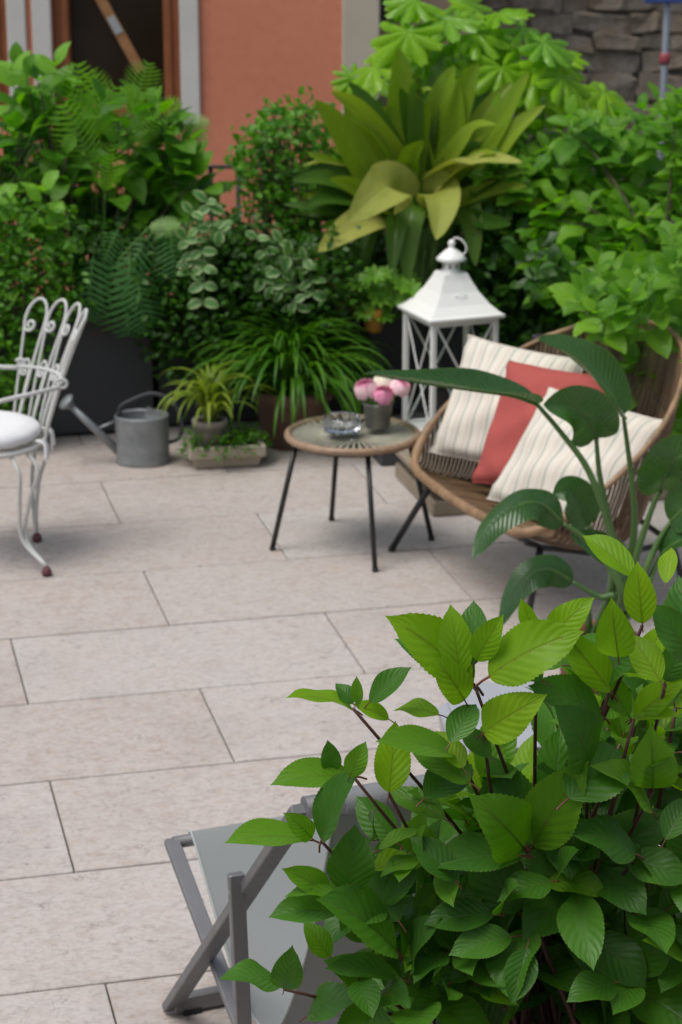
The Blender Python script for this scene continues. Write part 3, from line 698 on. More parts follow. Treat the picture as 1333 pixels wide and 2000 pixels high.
pl1 = planter(aL - .95, aR, BP, .46, .52, 'long dark grey planter behind the watering can and white chair')
pl2 = planter(aR + .03, aR + .93, BP + .05, .42, .50, 'dark grey planter hidden under foliage behind the spider plant')
pl3 = planter(aR + .96, aR + 1.50, BP + .02, .50, .53, 'square dark grey planter holding the broad leaved aspidistra')
pl4 = planter(aR + 1.54, aR + 2.9, BP + .0, .46, .50, 'dark grey planter behind the white lantern')
# --- raised stone plinth under the right hand shrubs
a0, b0 = to_ab(G(846, 1011)); a1, b1_ = to_ab(G(768, 936))
plt = thing('stone_plinth', AB(a0 + .7, b0 + .3), 'low stone plinth with overhanging slab under the rattan loveseat', 'plinth')
MB().box(AB(a0 + .8, b0 + .28, .032), (1.6, .56, .06), YAW, bev=.006).build('base_course', 'stone_dim', plt)
MB().box(AB(a0 + .86, b0 + .30, .085), (1.5, .44, .05), YAW).build('recess', 'slate', plt)
MB().box(AB(a0 + .80, b0 + .29, .128), (1.64, .60, .036), YAW, bev=.009).build('coping_slab', 'stone_dim', plt)
plr = planter(a0 + .55, a0 + 1.65, b0 + .02, .5, .42, 'dark grey planter on the stone plinth at the right edge', z0=.1465)
# ================================================================== white wrought iron chair
cxy = Vector((-1.28, 7.42, 0)); SEAT = .43
chair = thing('iron_chair', cxy, 'white scrolled wrought iron armchair with white seat pad at the left', 'chair')
CR = math.radians(32)
def back_pt(th, q):
    """on the flaring back shell: th angle from the chair's rear (+X), q 0 seat level .. 1 top"""
    r = .235 + .118 * q ** 1.25 * (.6 + .4 * math.cos(th)); lean = .05 * q; ph = th; th = th + CR
    return cxy + Vector((r * math.cos(th) + lean, r * math.sin(th) * 1.0, SEAT + .455 * q * (.90 + .10 * math.cos(ph))))
def spiral(c, e1, e2, r, turns=1.4, n=18, start=0.0, sgn=1):
    return [c + (e1 * math.cos(start + sgn * 2 * PI * turns * i / n) + e2 * math.sin(start + sgn * 2 * PI * turns * i / n)) * (r * (1 - .78 * i / n)) for i in range(n + 1)]
NP = 5; TH = math.radians(41); dth = 2 * TH / NP
for i in range(NP):
    a0_ = -TH + dth * i; mid = a0_ + dth / 2; rows = []
    for k in range(9): q = k / 8 * .82; rows.append(back_pt(mid - dth * .46 * (.35 + .65 * q / .82), q))
    for k in range(1, 12): a = PI - PI * k / 11; rows.append(back_pt(mid + dth * .46 * math.cos(a), .82 + .17 * math.sin(a)))
    end = rows[-1]; e1 = (back_pt(mid + .1, .8) - back_pt(mid - .1, .8)).normalized(); e2 = (back_pt(mid, .9) - back_pt(mid, .7)).normalized()
    rr = dth * .24 * .36; cc_ = end - e1 * rr - e2 * .015
    sp = spiral(cc_, e1, e2, rr, 1.25, 16, 0, -1)
    MB().tube(catmull(rows + sp[1:], 90), .0058, 7).build('back_scroll', 'white_iron', chair)
    MB().tube([back_pt(mid + dth * .46 * (.35 + .65 * k / 8), k / 8 * .84) for k in range(9)], .0052, 7).build('back_rod', 'white_iron', chair)
    low = [back_pt(mid - dth * .22 * (.5 + .5 * k / 6), k / 6 * .42) for k in range(7)] + [back_pt(mid + dth * .22 * math.cos(PI - PI * k / 7), .42 + .10 * math.sin(PI * k / 7)) for k in range(1, 8)]
    cl = low[-1] - e1 * .014; low += spiral(cl, e1, e2, .014, 1.1, 10, 0, -1)[1:]
    MB().tube(low, .0046, 7).build('inner_scroll', 'white_iron', chair)
for q in (.02, .46):
    MB().tube([back_pt(-TH + 2 * TH * k / 24, q) for k in range(25)], .007, 7).build('back_hoop', 'white_iron', chair)
for sg in (-1, 1):
    s0 = back_pt(sg * TH * .96, .45); Rc = Matrix.Rotation(CR, 3, 'Z'); pts = [s0, s0 + Rc @ Vector((-.12, sg * .05, .005)), s0 + Rc @ Vector((-.27, sg * .05, -.01)), s0 + Rc @ Vector((-.38, sg * .02, -.06)), cxy + Rc @ Vector((-.14, sg * .19, SEAT - .01))]
    arm = MB().tube(catmull(pts, 26), .0085, 8).build('armrest', 'white_iron', chair)
    ex = Vector((1, 0, 0)); MB().tube(spiral(s0 + Vector((.012, 0, .012)), ex, Vector((0, 0, 1)), .022, 1.3, 14, 2.6, -1), .006, 7).build('scroll', 'white_iron', arm)
MB().ring([cxy + Vector((.225 * math.cos(a), .225 * math.sin(a), SEAT - .004)) for a in [2 * PI * k / 40 for k in range(40)]], .009, 8).build('seat_hoop', 'white_iron', chair)
m = MB()
for k in range(-4, 5):
    y = k * .048; L = math.sqrt(.225 ** 2 - y * y); m.tube([cxy + Vector((-L, y, SEAT - .002)), cxy + Vector((L, y, SEAT - .002))], .004, 6)
m.build('seat_lattice', 'white_iron', chair)
feet = [G(92, 1125), G(73, 1058), None, None]; feet[2] = Vector((-1.62, 7.22, 0)); feet[3] = Vector((-1.62, 7.58, 0))
for ft in feet:
    d = (ft - cxy).normalized(); top = cxy + d * .215 + Vector((0, 0, SEAT - .01)); n_ = Vector((-d.y, d.x, 0)); lg = MB(); ft = ft + Vector((0, 0, .016))
    for sg in (-1, 1):
        t0 = top + n_ * .035 * sg
        lg.tube(catmull([t0, t0 + d * .05 + n_ * .006 * sg + Vector((0, 0, -.06)), cxy + d * .235 + n_ * .022 * sg + Vector((0, 0, .24)), cxy + d * .225 + n_ * .008 * sg + Vector((0, 0, .11)), ft + Vector((0, 0, .02))], 22), .0075, 7)
    l_ = lg.build('leg', 'white_iron', chair)
    MB().lathe(ft - Vector((0, 0, .0162)), [(.010, 0), (.017, .005), (.019, .015), (.014, .028), (.007, .035)], 14).build('rubber_foot', 'rubber_foot', l_)
cu = MB(); prof = [(.02, -.006), (.17, -.006), (.212, .004), (.222, .022), (.205, .041), (.15, .053), (.02, .056)]
cu.lathe(cxy + Vector((.0, 0, SEAT + .014)), prof, 44, wob=lambda a, z: 1 + .012 * math.sin(a * 6) + .01 * math.sin(a * 13 + 1))
pad = cu.build('seat_pad', 'white_cloth', loc=cxy + Vector((0, 0, SEAT + .01))); tag(pad, 'round white padded cushion on the wrought iron chair', 'seat pad')
for sy in (.35, -.35):
    b_ = cxy + Vector((.215, .24 * sy, SEAT + .02)); tie = MB()
    tie.tube(catmull([b_ + Vector((.035, -.03, -.07)), b_ + Vector((.03, -.012, -.01)), b_, b_ + Vector((.03, .012, -.01)), b_ + Vector((.035, .03, -.07))], 18), .005, 6); tie.build('tie', 'white_cloth', pad)

# ================================================================== watering can
wc = G(280, 903); R_ = .110; H_ = .205
can = thing('watering_can', wc, 'zinc watering can with dark hoop handle standing before the dark planter', 'watering can')
body = MB(); body.lathe(wc, [(R_, .0), (R_ * 1.012, .006), (R_ * 1.012, .014), (R_, .02), (R_, H_ - .02), (R_ * 1.014, H_ - .012), (R_ * 1.014, H_ - .004), (R_ * .985, H_), (R_ * .965, H_ - .01), (R_ * .965, .012)], 40, sy=.82, cap1=True); bo = body.build('body', 'zinc', can)
lid = MB(); P = []
for i in range(2):
    P.append([wc + Vector((math.cos(a) * R_ * .975 * (1 if i else 0) + (0.02 if not i else 0), math.sin(a) * R_ * .80 * (1 if i else .98), H_ - .003 + (0 if i else .016))) for a in [-PI / 2 + PI * k / 16 for k in range(17)]])
lid.grid(P).build('half_lid', 'zinc', can)
sp0 = wc + Vector((-R_ * .93, -.01, .055)); rose = D(128, 783, wc.y - .03); rose_dir = (rose - sp0).normalized()
MB().tube([sp0 - rose_dir * .02, sp0.lerp(rose, .5), rose - rose_dir * .03], [.020, .0155, .0125], 14).build('spout', 'zinc', can)
zr = (rose_dir + Vector((-.15, -.25, .15))).normalized(); xr = zr.orthogonal().normalized(); Mr = Matrix((xr, zr.cross(xr), zr)).transposed()
MB().lathe(rose - zr * .04, [(.0125, 0), (.018, .012), (.036, .030), (.038, .036), (.030, .043), (.004, .047)], 24, M=Mr).build('rose', 'zinc', can)
br_ = sp0.lerp(rose, .42); MB().tube([br_, wc + Vector((-R_ * .95, .01, H_ - .03))], .006, 8).build('brace', 'zinc', can)
hp = [D(238, 806, wc.y + .02), D(262, 780, wc.y), D(300, 769, wc.y), D(338, 785, wc.y), D(356, 825, wc.y), D(350, 855, wc.y), wc + Vector((R_ * .98, 0, .085))]
hp[0] = wc + Vector((-R_ * .80, 0, H_ - .005)); hp.insert(1, wc + Vector((-R_ * .78, 0, H_ + .03)))
MB().tube(catmull(hp, 40), .0085, 10, squash=.6).build('handle', 'planter_dark', can)

# ================================================================== stone trough and its plants come later; round side table
tc = Vector((.042, 7.535, 0)); TZ = .43; TR = .232
tab = thing('side_table', tc, 'round glass topped rattan side table with black steel legs', 'table')
rim = [tc + Vector((TR * math.cos(a), TR * math.sin(a), TZ - .012)) for a in [2 * PI * k / 72 for k in range(72)]]
MB().ring(rim, [.0135 + .0012 * (k % 2) for k in range(72)], 10).build('rim', 'rattan_rim', tab)
cords = MB(); cd2 = MB()
for k in range(44):
    a = 2 * PI * k / 44; p = tc + Vector((TR * .97 * math.cos(a), TR * .97 * math.sin(a), TZ - .012)); a2 = a + .28; q = tc + Vector((.03 * math.cos(a2), .03 * math.sin(a2), TZ - .018)); cords.tube([p, q], .0052, 5, cap=False)
cords.ring([tc + Vector((.031 * math.cos(a), .031 * math.sin(a), TZ - .018)) for a in [2 * PI * k / 20 for k in range(20)]], .005, 6)
MB().lathe(tc + Vector((0, 0, TZ - .034)), [(TR * .955, 0), (TR * .955, .004), (.01, .006)], 48).build('shade_disc', 'cord_gap_shade', tab)  # dark disc added under the cords, its colour standing in for shade between them
cords.build('radial_cords', 'cord_pale', tab, kind='stuff')
MB().ring([tc + Vector((TR * .93 * math.cos(a), TR * .93 * math.sin(a), TZ - .028)) for a in [2 * PI * k / 48 for k in range(48)]], .006, 8).build('hoop', 'black_steel', tab)
MB().lathe(tc + Vector((0, 0, TZ + .003)), [(TR - .006, 0), (TR - .003, .0015), (TR - .003, .0045), (TR - .006, .006)], 64).build('glass_top', 'table_glass', tab)
f1, f2, f3 = G(533, 1075), G(733, 1117), G(648, 1017); f4 = f2 + f3 - f1
for ft in (f1, f2, f3, f4):
    d = (ft - tc).normalized(); t0 = tc + d * (TR * .93) * .95 + Vector((0, 0, TZ - .03)); lg = MB().tube([t0, ft + Vector((0, 0, .012))], .0098, 10).build('leg', 'black_steel', tab)
    MB().lathe(ft, [(.009, 0), (.0115, .002), (.0115, .014), (.0095, .016)], 12).build('foot_cap', 'gasket', lg)
TT = TZ + .0092
# crystal bowl
bc = D(668, 838, 7.50); bc.z = TT + .0005
bw = MB(); bw.lathe(bc, [(.052, 0), (.062, .004), (.066, .012), (.066, .052), (.062, .056), (.052, .054), (.048, .018), (.04, .014), (.003, .013)], 36, wob=lambda a, z: 1 + (.025 * (1 if int(a / (2 * PI) * 36 + .5) % 2 else -1) if .003 < z < .05 else 0), smooth=False)
bo = bw.build('glass_bowl', 'crystal', loc=bc); tag(bo, 'round cut crystal glass bowl on the side table', 'glass bowl')
# zinc pot with pink blossoms
zc = D(738, 828, 7.56); zc.z = TT + .0005
zp = thing('flower_bucket', zc, 'small zinc bucket of pink and white ranunculus blossoms on side table', 'flower pot')
MB().lathe(zc, [(.042, 0), (.044, .003), (.053, .085), (.057, .088), (.057, .093), (.052, .095), (.050, .088), (.041, .01)], 28).build('bucket', 'zinc_warm', zp)
def blossom(c, r, mats, parent, up):
    m = MB(); up = Vector(up).normalized(); x = up.orthogonal().normalized(); y = up.cross(x)
    for layer in range(5):
        q = layer / 4; rr = r * (1 - .78 * q); npet = 7 - layer
        m.cur = 0 if layer < 2 else (1 if layer < 4 else 2)
        for k in range(npet):
            a0_ = 2 * PI * (k + .5 * (layer % 2) + random.uniform(-.1, .1)) / npet; P = []
            for i in range(5):
                t = i / 4; row = []
                for j in range(5):
                    u = (j / 4 - .5) * (1.15 + .1 * layer) * 2 * PI / npet * math.sin(PI * (.18 + .64 * t)) ; el = -.55 + t * (1.15 + .30 * q)
                    rad = rr * (math.cos(el) if el > 0 else 1 - .2 * el * el) * (1.02 if i == 4 else 1); hz = rr * math.sin(el) + r * .10 * layer
                    row.append(c + (x * math.cos(a0_ + u) + y * math.sin(a0_ + u)) * rad + up * (hz + .002 * math.sin(j * 2.1)))
                P.append(row)
            m.grid(P)
    return m.build('blossom', mats, parent)
for (px, py, r, mats, dy) in ((715, 760, .042, ['petal_pale', 'petal_pink', 'petal_pink'], -.02), (750, 772, .035, ['petal_pink', 'petal_pink', 'petal_pale'], -.045), (782, 757, .037, ['petal_pale', 'petal_pink', 'petal_pink'], -.0), (748, 748, .036, ['petal_cream', 'petal_cream', 'petal_cream'], .03)):
    c = D(px, py, zc.y + dy); b_ = blossom(c, r, mats, zp, (c - zc + Vector((0, -.03, .03))))
    MB().tube(catmull([zc + Vector(((c.x - zc.x) * .2, 0, .04)), zc.lerp(c, .75), c - (c - zc).normalized() * r * .5], 8), .003, 6).build('stalk', 'petiole_green', zp)
for k in range(5):
    a = k * 1.3 + .4; d = Vector((math.cos(a), math.sin(a) * .8, .35)); o = bpy.data.objects.new('leaf', tpl_mesh('le%d' % (k % 4))); COL.objects.link(o); o.parent = zp
    o.matrix_basis = Matrix(frame_mat(Vector((.02 * math.cos(a), .02 * math.sin(a), .085)), d, (0, 0, 1), .06).tolist())

# ================================================================== white lantern
ps = AB(2.18, 8.62) ; LA = math.radians(22)
near = D(845, 631, 8.62); S_ = .150
lc = Vector((near.x, near.y, 0)) + Matrix.Rotation(LA, 3, 'Z') @ Vector((S_, S_, 0)); lc.z = .0
slab = MB().box(lc + Vector((-.10, .02, .04)), (.50, .46, .08), YAW, bev=.006).build('slate_base', 'slate', loc=lc + Vector((-.10, .02, 0))); tag(slab, 'dark slate block under the white lantern', 'stone block')
lz = .081; EZ = near.z
lan = thing('lantern', lc + Vector((0, 0, lz)), 'tall white metal lantern with glass panes and crossed braces', 'lantern')
RL_ = Matrix.Rotation(LA, 3, 'Z')
def LP(x, y, z): return lc + RL_ @ Vector((x, y, z))
for sx in (-1, 1):
    for sy in (-1, 1): MB().beam(LP(sx * (S_ - .011), sy * (S_ - .011), lz), LP(sx * (S_ - .011), sy * (S_ - .011), EZ), .022, .022, RL_ @ Vector((1, 0, 0)), .003).build('corner_post', 'lantern_white', lan)
for zz in (lz + .014, EZ - .012):
    k = S_ - .012; e = S_ - .024
    for (x0, y0, x1, y1) in ((-e, -k, e, -k), (k, -e, k, e), (e, k, -e, k), (-k, e, -k, -e)): MB().beam(LP(x0, y0, zz), LP(x1, y1, zz), .018, .022, (0, 0, 1), .002).build('rail', 'lantern_white', lan)
MB().box(LP(0, 0, lz + .012), (S_ * 2 - .05, S_ * 2 - .05, .008), LA).build('floor_plate', 'lantern_white', lan)
for (nx, ny) in ((0, -1), (-1, 0), (1, 0), (0, 1)):
    k = S_ - .010; e = S_ - .024; z0, z1_ = lz + .024, EZ - .022
    def FP(u, z, dd=0.0): return LP(nx * (k + dd) + (u if nx == 0 else 0), ny * (k + dd) + (u if ny == 0 else 0), z)
    mm = MB().beam(FP(-e, z0), FP(e, z1_), .008, .006, RL_ @ Vector((nx, ny, 0))); mm.beam(FP(e, z0, .0045), FP(-e, z1_, .0045), .008, .006, RL_ @ Vector((nx, ny, 0))); mm.build('cross_brace', 'lantern_white', lan)
    MB().grid([[FP(-e, z0, -.008), FP(e, z0, -.008)], [FP(-e, z1_, -.008), FP(e, z1_, -.008)]], sm=False).build('pane', 'pane_glass', lan)
# hipped concave roof
rf = MB(); prof = [(S_ + .012, EZ - .004), (S_ + .018, EZ + .004), (S_ + .018, EZ + .012), (S_ + .004, EZ + .020), (S_ - .030, EZ + .052), (S_ - .065, EZ + .100), (S_ - .090, EZ + .148), (S_ - .098, EZ + .168), (S_ - .10, EZ + .172)]
prev = None
for hw, z in prof:
    b_ = len(rf.v)
    for sx, sy in ((-1, -1), (1, -1), (1, 1), (-1, 1)): rf.v.append(LP(sx * hw, sy * hw, z))
    if prev is not None:
        for k in range(4): rf.face([prev + k, prev + (k + 1) % 4, b_ + (k + 1) % 4, b_ + k])
    prev = b_
rf.face([prev + k for k in range(4)]); rf.face([3, 2, 1, 0]); roof = rf.build('roof', 'lantern_white', lan)
MB().ring([LP(.028 * math.cos(a), -(S_ - .058) + .0 - .010 * math.sin(a), EZ + .083 + .014 * math.sin(a)) for a in [2 * PI * k / 24 for k in range(24)]], .0016, 6).build('oval_emblem', 'lantern_white', roof)
MB().lathe(LP(0, 0, EZ + .170), [(.040, 0), (.040, .006), (.036, .008), (.036, .045), (.040, .048), (.060, .050), (.064, .056), (.050, .070), (.030, .088), (.016, .098), (.011, .104), (.013, .112), (.016, .120), (.011, .130), (.003, .134)], 28).build('chimney', 'lantern_white', roof)
for k in range(8): a = 2 * PI * k / 8 + .2; MB().box(LP(.0362 * math.cos(a), .0362 * math.sin(a), EZ + .198), (.004, .006, .016), LA + a).build('vent', 'gasket', roof)
hc = LP(0, 0, EZ + .292) + Vector((.031, -.01, -.012)); MB().ring([hc + Vector((.029 * math.cos(a), -.008 * math.cos(a), .036 * math.sin(a) * .85 - .012 * math.cos(a))) for a in [2 * PI * k / 30 for k in range(30)]], .0032, 8).build('hanging_ring', 'lantern_white', roof)

# ================================================================== rattan loveseat
A_ = D(795, 905, 7.365); A_.z = 0; B_ = D(1012, 1050, 6.55); B_.z = 0
FA = Vector((.205, 7.39, 0)); FB = Vector((.575, 6.50, 0))
wdir = (FB - FA).normalized(); bdir = Vector((-wdir.y, wdir.x, 0))          # width direction, backward direction
if bdir.x < 0: bdir = -bdir
LW = (FB - FA).length; LCn = (FA + FB) / 2
seat = thing('rattan_loveseat', LCn + bdir * .38, 'woven rattan loveseat with bamboo rim and black steel legs', 'loveseat')
def LS(w, b, z): return LCn + wdir * w + bdir * b + Vector((0, 0, z))
def rim_pt(t):
    """closed rim; t 0..1: front edge left->right for t<.3, then round the right arm, back and left arm"""
    if t < .3:
        s = t / .3 * 2 - 1; return LS(s * LW / 2 * .96, .012 * s * s * 2 - .0 + .05 * max(0, abs(s) - .8), .345 + .012 * s * s)
    q = (t - .3) / .7; a = -PI / 2 * 1.0 + (PI * 1.0) * q; s = -math.sin(a)                # +1 right .. -1 left
    c = max(math.cos(a), 0.0); k = q if q < .5 else 1.0; k = max(0, min(1, (k - .2) / .3)); be = .74 + .17 * k; ze = .86 - .18 * k; ou = .14 if q < .5 else .22
    ou = .14 + .04 * max(0, min(1, (q - .3) / .4))
    return LS(s * (LW / 2 * .96 + ou * math.sin(PI * q) ** .6), .03 + .72 * c ** be, .357 + .53 * c ** ze)
NR = 120
rimP = [rim_pt(k / NR) for k in range(NR)]
sm_ = [sum((rimP[(i + d) % NR] for d in range(-2, 3)), Vector()) / 5 for i in range(NR)]; sm_ = [sum((sm_[(i + d) % NR] for d in range(-2, 3)), Vector()) / 5 for i in range(NR)]
MB().ring(sm_, [(.0165 if k < NR * .33 or k > NR * .97 else .0095) + (.0022 if k % 11 == 0 else 0) for k in range(NR)], 10).build('rim', 'rattan_pole', seat)
def rim_s(t):
    g = (t % 1) * NR; k = int(g); return sm_[k % NR].lerp(sm_[(k + 1) % NR], g - k)
wv = MB(); NC = 112; strips = []
for k in range(NC):
    s = (k + .5) / NC; F_ = rim_s(.012 + .276 * s); B2 = rim_s(.985 - .67 * s); sag = math.sin(PI * s) ** .45
    mid1 = F_.lerp(B2, .30); mid1.z = F_.z - .055 * sag - .005; 
    flat = Vector((B2.x, B2.y, 0)).lerp(Vector((F_.x, F_.y, 0)), .26); mid2 = Vector((flat.x, flat.y, F_.z - .10 * sag))
    mid3 = Vector((B2.x, B2.y, 0)).lerp(Vector((F_.x, F_.y, 0)), .09); mid3 = Vector((mid3.x, mid3.y, F_.z + (B2.z - F_.z) * .40))
    strips.append(catmull([F_, mid1, mid2, mid3, B2], 20))
V, F, UV, RR = [], [], [], []; org = world_origin(seat)
for k, P in enumerate(strips):
    nb_ = strips[min(k + 1, NC - 1)]; pb_ = strips[max(k - 1, 0)]; base = len(V); lift = .003 * (k % 2)
    for i in range(21):
        ac = (nb_[i] - pb_[i]) / (2 if 0 < k < NC - 1 else 1); d = (P[min(i + 1, 20)] - P[max(i - 1, 0)]).normalized(); nr = d.cross(ac).normalized(); nr = nr if nr.z > 0 or abs(nr.z) < .2 else -nr
        hwv = ac * .40; hh = min(.0035, ac.length * .35)
        for c in (P[i] - hwv, P[i] + nr * (hh + lift), P[i] + hwv, P[i] - nr * hh): V.append(tuple(c - org)); UV.append((0.5, i / 20))
    rr = random.random() if k % 3 else .0
    for i in range(20):
        for j in range(4): a = base + i * 4 + j; b_ = base + i * 4 + (j + 1) % 4; F.append((a, b_, b_ + 4, a + 4)); RR.append(rr)
me = mesh_arrays('woven_cane', np.array(V), np.array(F), np.array(UV), np.zeros(len(F), int), ['rattan_cord'], np.array(RR)); o = bpy.data.objects.new('woven_cane', me); COL.objects.link(o); o.parent = seat; o['kind'] = 'stuff'
# steel under-frame
uf = MB(); zf = .245
uf.ring([LS(LW * .42 * sx, bb, zf + .055 * (1 if bb < .3 else 0)) for sx, bb in ((-1, .10), (-.5, .07), (0, .065), (.5, .07), (1, .10), (1.03, .35), (.95, .60), (0, .64), (-.95, .60), (-1.03, .35))], .010, 8)
for sx in (-1, 1):
    uf.tube([LS(LW * .42 * sx, .10, zf + .055), LS(LW * .43 * sx, .04, .325)], .008, 8); uf.tube([LS(LW * .40 * sx, .60, zf), LS(LW * .40 * sx, .60, .30)], .008, 8)
uf.build('under_frame', 'black_steel', seat)
ffl = G(766, 1077); legs = [(LS(-LW * .42, .10, zf + .055), ffl), (LS(LW * .42, .10, zf + .055), LS(LW * .46, .03, 0)), (LS(-LW * .40, .60, zf), LS(-LW * .44, .66, 0)), (LS(LW * .40, .60, zf), LS(LW * .44, .66, 0))]
for a, b_ in legs:
    lg = MB().tube([a, b_ + Vector((0, 0, .01))], .0115, 10).build('leg', 'black_steel', seat); MB().lathe(b_, [(.010, 0), (.013, .002), (.013, .016), (.011, .018)], 12).build('foot_cap', 'gasket', lg)

# ================================================================== cushions
def cushion(bl, w, u, W_, H2, T, mat, label, seedp, sagc=0.0):
    w = Vector(w).normalized(); u = Vector(u); u = (u - w * u.dot(w)).normalized(); n = w.cross(u)
    c = Vector(bl) + w * W_ / 2 + u * H2 / 2; N = 22; rs = random.Random(seedp); ph = [rs.uniform(0, 6) for _ in range(8)]
    def pt(a, b, side):
        x = a * W_ / 2 * (1 - .055 * (1 - b * b) ** .8); y = b * H2 / 2 * (1 - .055 * (1 - a * a) ** .8)
        e = max(0.0, (1 - a * a) * (1 - b * b)); th = T / 2 * e ** .42
        wr = .010 * math.sin(a * 5 + b * 3 + ph[0]) + .007 * math.sin(b * 9 - a * 4 + ph[1]) + .004 * math.sin(a * 13 + ph[2] + b * 7)
        corner = (abs(a) * abs(b)) ** 3 * .012 * math.sin((a + 2 * b) * 9 + ph[3])
        th += wr * e ** .5; y -= sagc * H2 * (1 - abs(b)) * (1 - a * a) * 0
        return c + w * x + u * y + n * (side * th + corner)
    m = MB(); g = [-math.cos(PI * i / N) * .35 + (-1 + 2 * i / N) * .65 for i in range(N + 1)]
    m.grid([[pt(a, b, 1) for a in g] for b in g]); m.grid([[pt(-a, b, -1) for a in g] for b in g])
    o = m.build('cushion', mat, loc=Vector(bl)); tag(o, label, 'cushion', 'scatter cushions on the loveseat')
    P = [pt(a, -1, 0) for a in g] + [pt(1, b, 0) for b in g[1:]] + [pt(a, 1, 0) for a in g[::-1][1:]] + [pt(-1, b, 0) for b in g[::-1][1:-1]]
    MB().ring(P, .0030, 6).build('seam', mat, o); return o
cushion(D(838, 884, 7.44), (.83, -.50, -.07), (.19, .15, .37), .47, .45, .15, 'stripe_fabric', 'cream striped cushion at the back left of the loveseat, behind the coral one', 3)
cushion(D(921, 942, 7.20), (.78, -.62, .02), (.17, .14, .37), .45, .45, .13, 'coral_fabric', 'plain coral red cushion wedged between two striped cushions', 4)
cushion(D(950, 972, 7.02), (.70, -.72, -.06), (.23, .17, .34), .52, .45, .15, 'stripe_fabric', 'cream striped cushion at the front, overlapping the coral one', 5)

# ================================================================== folding deck chair in the foreground
dA = D(335, 1985, 4.262); dA.z = 0.012
DY = math.radians(21.5); du = Vector((math.cos(DY), math.sin(DY), 0)); db = Vector((math.sin(DY), -math.cos(DY), 0))   # to the right, to the rear (camera)
DC = Vector((dA.x, dA.y, 0)); DW = .56
dk = thing('deck_chair', DC + du * DW / 2 + db * .35, 'folding grey aluminium deck chair with pale mesh sling behind hydrangea', 'deck chair')
def DP(w, r, z): return DC + du * w + db * r + Vector((0, 0, z))
frontz, topz, topr = .375, .86, .84
for w in (0.0, DW):
    MB().beam(DP(w, 0, .012), DP(w, topr, topz), .021, .040, du, .0022).build('back_rail', 'alu_grey', dk)
wi = .028
fr0 = to_px(DP(wi, -.03, frontz))
for w in (wi, DW - wi):
    MB().beam(DP(w, -.06, frontz + .01), DP(w, .78, .014), .019, .032, du, .0022).build('seat_rail', 'alu_grey', dk)
for w in (-.026, DW + .026):
    MB().beam(DP(w, .545, .60), DP(w, .60, .012), .018, .031, du, .0022).build('prop', 'alu_grey', dk)
    for (r_, z_) in ((.548, .565),): MB().lathe(DP(w - .0125, r_, z_), [(.007, 0), (.007, .002), (.004, .004)], 12, M=Matrix((db, Vector((0, 0, 1)), -du)).transposed()).build('bolt', 'bolt_steel', dk)
MB().beam(DP(.0, .015, .026), DP(DW, .015, .026), .026, .040, (0, 0, 1), .004).build('floor_bar', 'alu_grey', dk)
MB().beam(DP(-.014, .597, .045), DP(DW + .014, .597, .045), .022, .034, (0, 0, 1), .004).build('floor_bar', 'alu_grey', dk)
for w in (.01, DW - .01): MB().box(DP(w + .03, .015, .0068), (.04, .032, .0135), DY).build('glide', 'gasket', dk)
MB().tube([DP(.004, topr, topz), DP(DW - .004, topr, topz)], .021, 20).build('top_rod', 'alu_grey', dk)
MB().tube([DP(.075, topr, topz), DP(DW - .075, topr, topz)], .0245, 24, uvs=True).build('head_sleeve', 'ribbed_grip', dk)
MB().tube([DP(wi + .004, -.055, frontz + .005), DP(DW - wi - .004, -.055, frontz + .005)], .014, 16).build('front_rod', 'alu_grey', dk)
sl = catmull([DP(0, -.070, frontz + .018), DP(0, -.03, frontz + .012), DP(0, .15, .25), DP(0, .33, .165), DP(0, .50, .22), DP(0, .68, .50), DP(0, topr - .02, topz - .02), DP(0, topr + .012, topz + .02)], 40)
MB().grid([[p + du * (.072 + (DW - .144) * j / 12) for j in range(13)] for p in sl]).build('sling', 'sling_mesh', dk)
for w in (.072, DW - .072): MB().tube([p + du * w for p in sl], .003, 6).build('hem', 'sling_fabric', dk)

# ================================================================== pale grey planters behind the hydrangea
p_, q_ = G(850, 1332, .30), G(908, 1475, .30); e1 = (q_ - p_); e1.z = 0; e1.normalize(); ox = Vector((-e1.y, e1.x, 0)); PW, PD = .80, .46
gc = p_ + e1 * PD / 2 + ox * PW / 2; gc.z = 0; ang = math.atan2(ox.y, ox.x)
gt = thing('pale_pouf', gc, 'pale grey low pouf table half hidden behind the foreground hydrangea', 'pouf')
for z0_, z1_, ins in ((.0, .04, .03),): MB().box(gc + Vector((0, 0, .02)), (PW - .06, PD - .06, .04), ang, bev=.004).build('plinth', 'slate', gt)
MB().box(gc + Vector((0, 0, .165)), (PW, PD, .25), ang, bev=.045, taper=.94).build('body', 'planter_grey', gt)
MB().box(gc + Vector((0, 0, .294)), (PW - .03, PD - .03, .010), ang, bev=.004).build('top_panel', 'planter_grey', gt)
g2 = G(1235, 1360); gb = thing('grey_box', g2, 'small light grey square planter box beside the terracotta pot', 'planter')
hb = D(1156, 1296, g2.y - .05).z; m = MB(); cb = g2 + Vector((0.02, .0, 0)); rz = math.radians(38)
for lx, ly, sx, sy in ((0, -.12, .26, .02), (0, .12, .26, .02), (-.12, 0, .02, .22), (.12, 0, .02, .22)): m.box(cb + Matrix.Rotation(rz, 3, 'Z') @ Vector((lx, ly, hb / 2)), (sx, sy, hb), rz, bev=.003)
m.build('box', 'planter_grey', gb); MB().box(cb + Vector((0, 0, hb - .05)), (.22, .22, .02), rz).build('soil', 'soil', gb)
# ================================================================== plants in the background
UP = Vector((0, 0, 1)); CAMV = Vector((0, 0, CAMH))
def facing(p, k=.5): return (UP * (1 - k) + (CAMV - Vector(p)).normalized() * k)
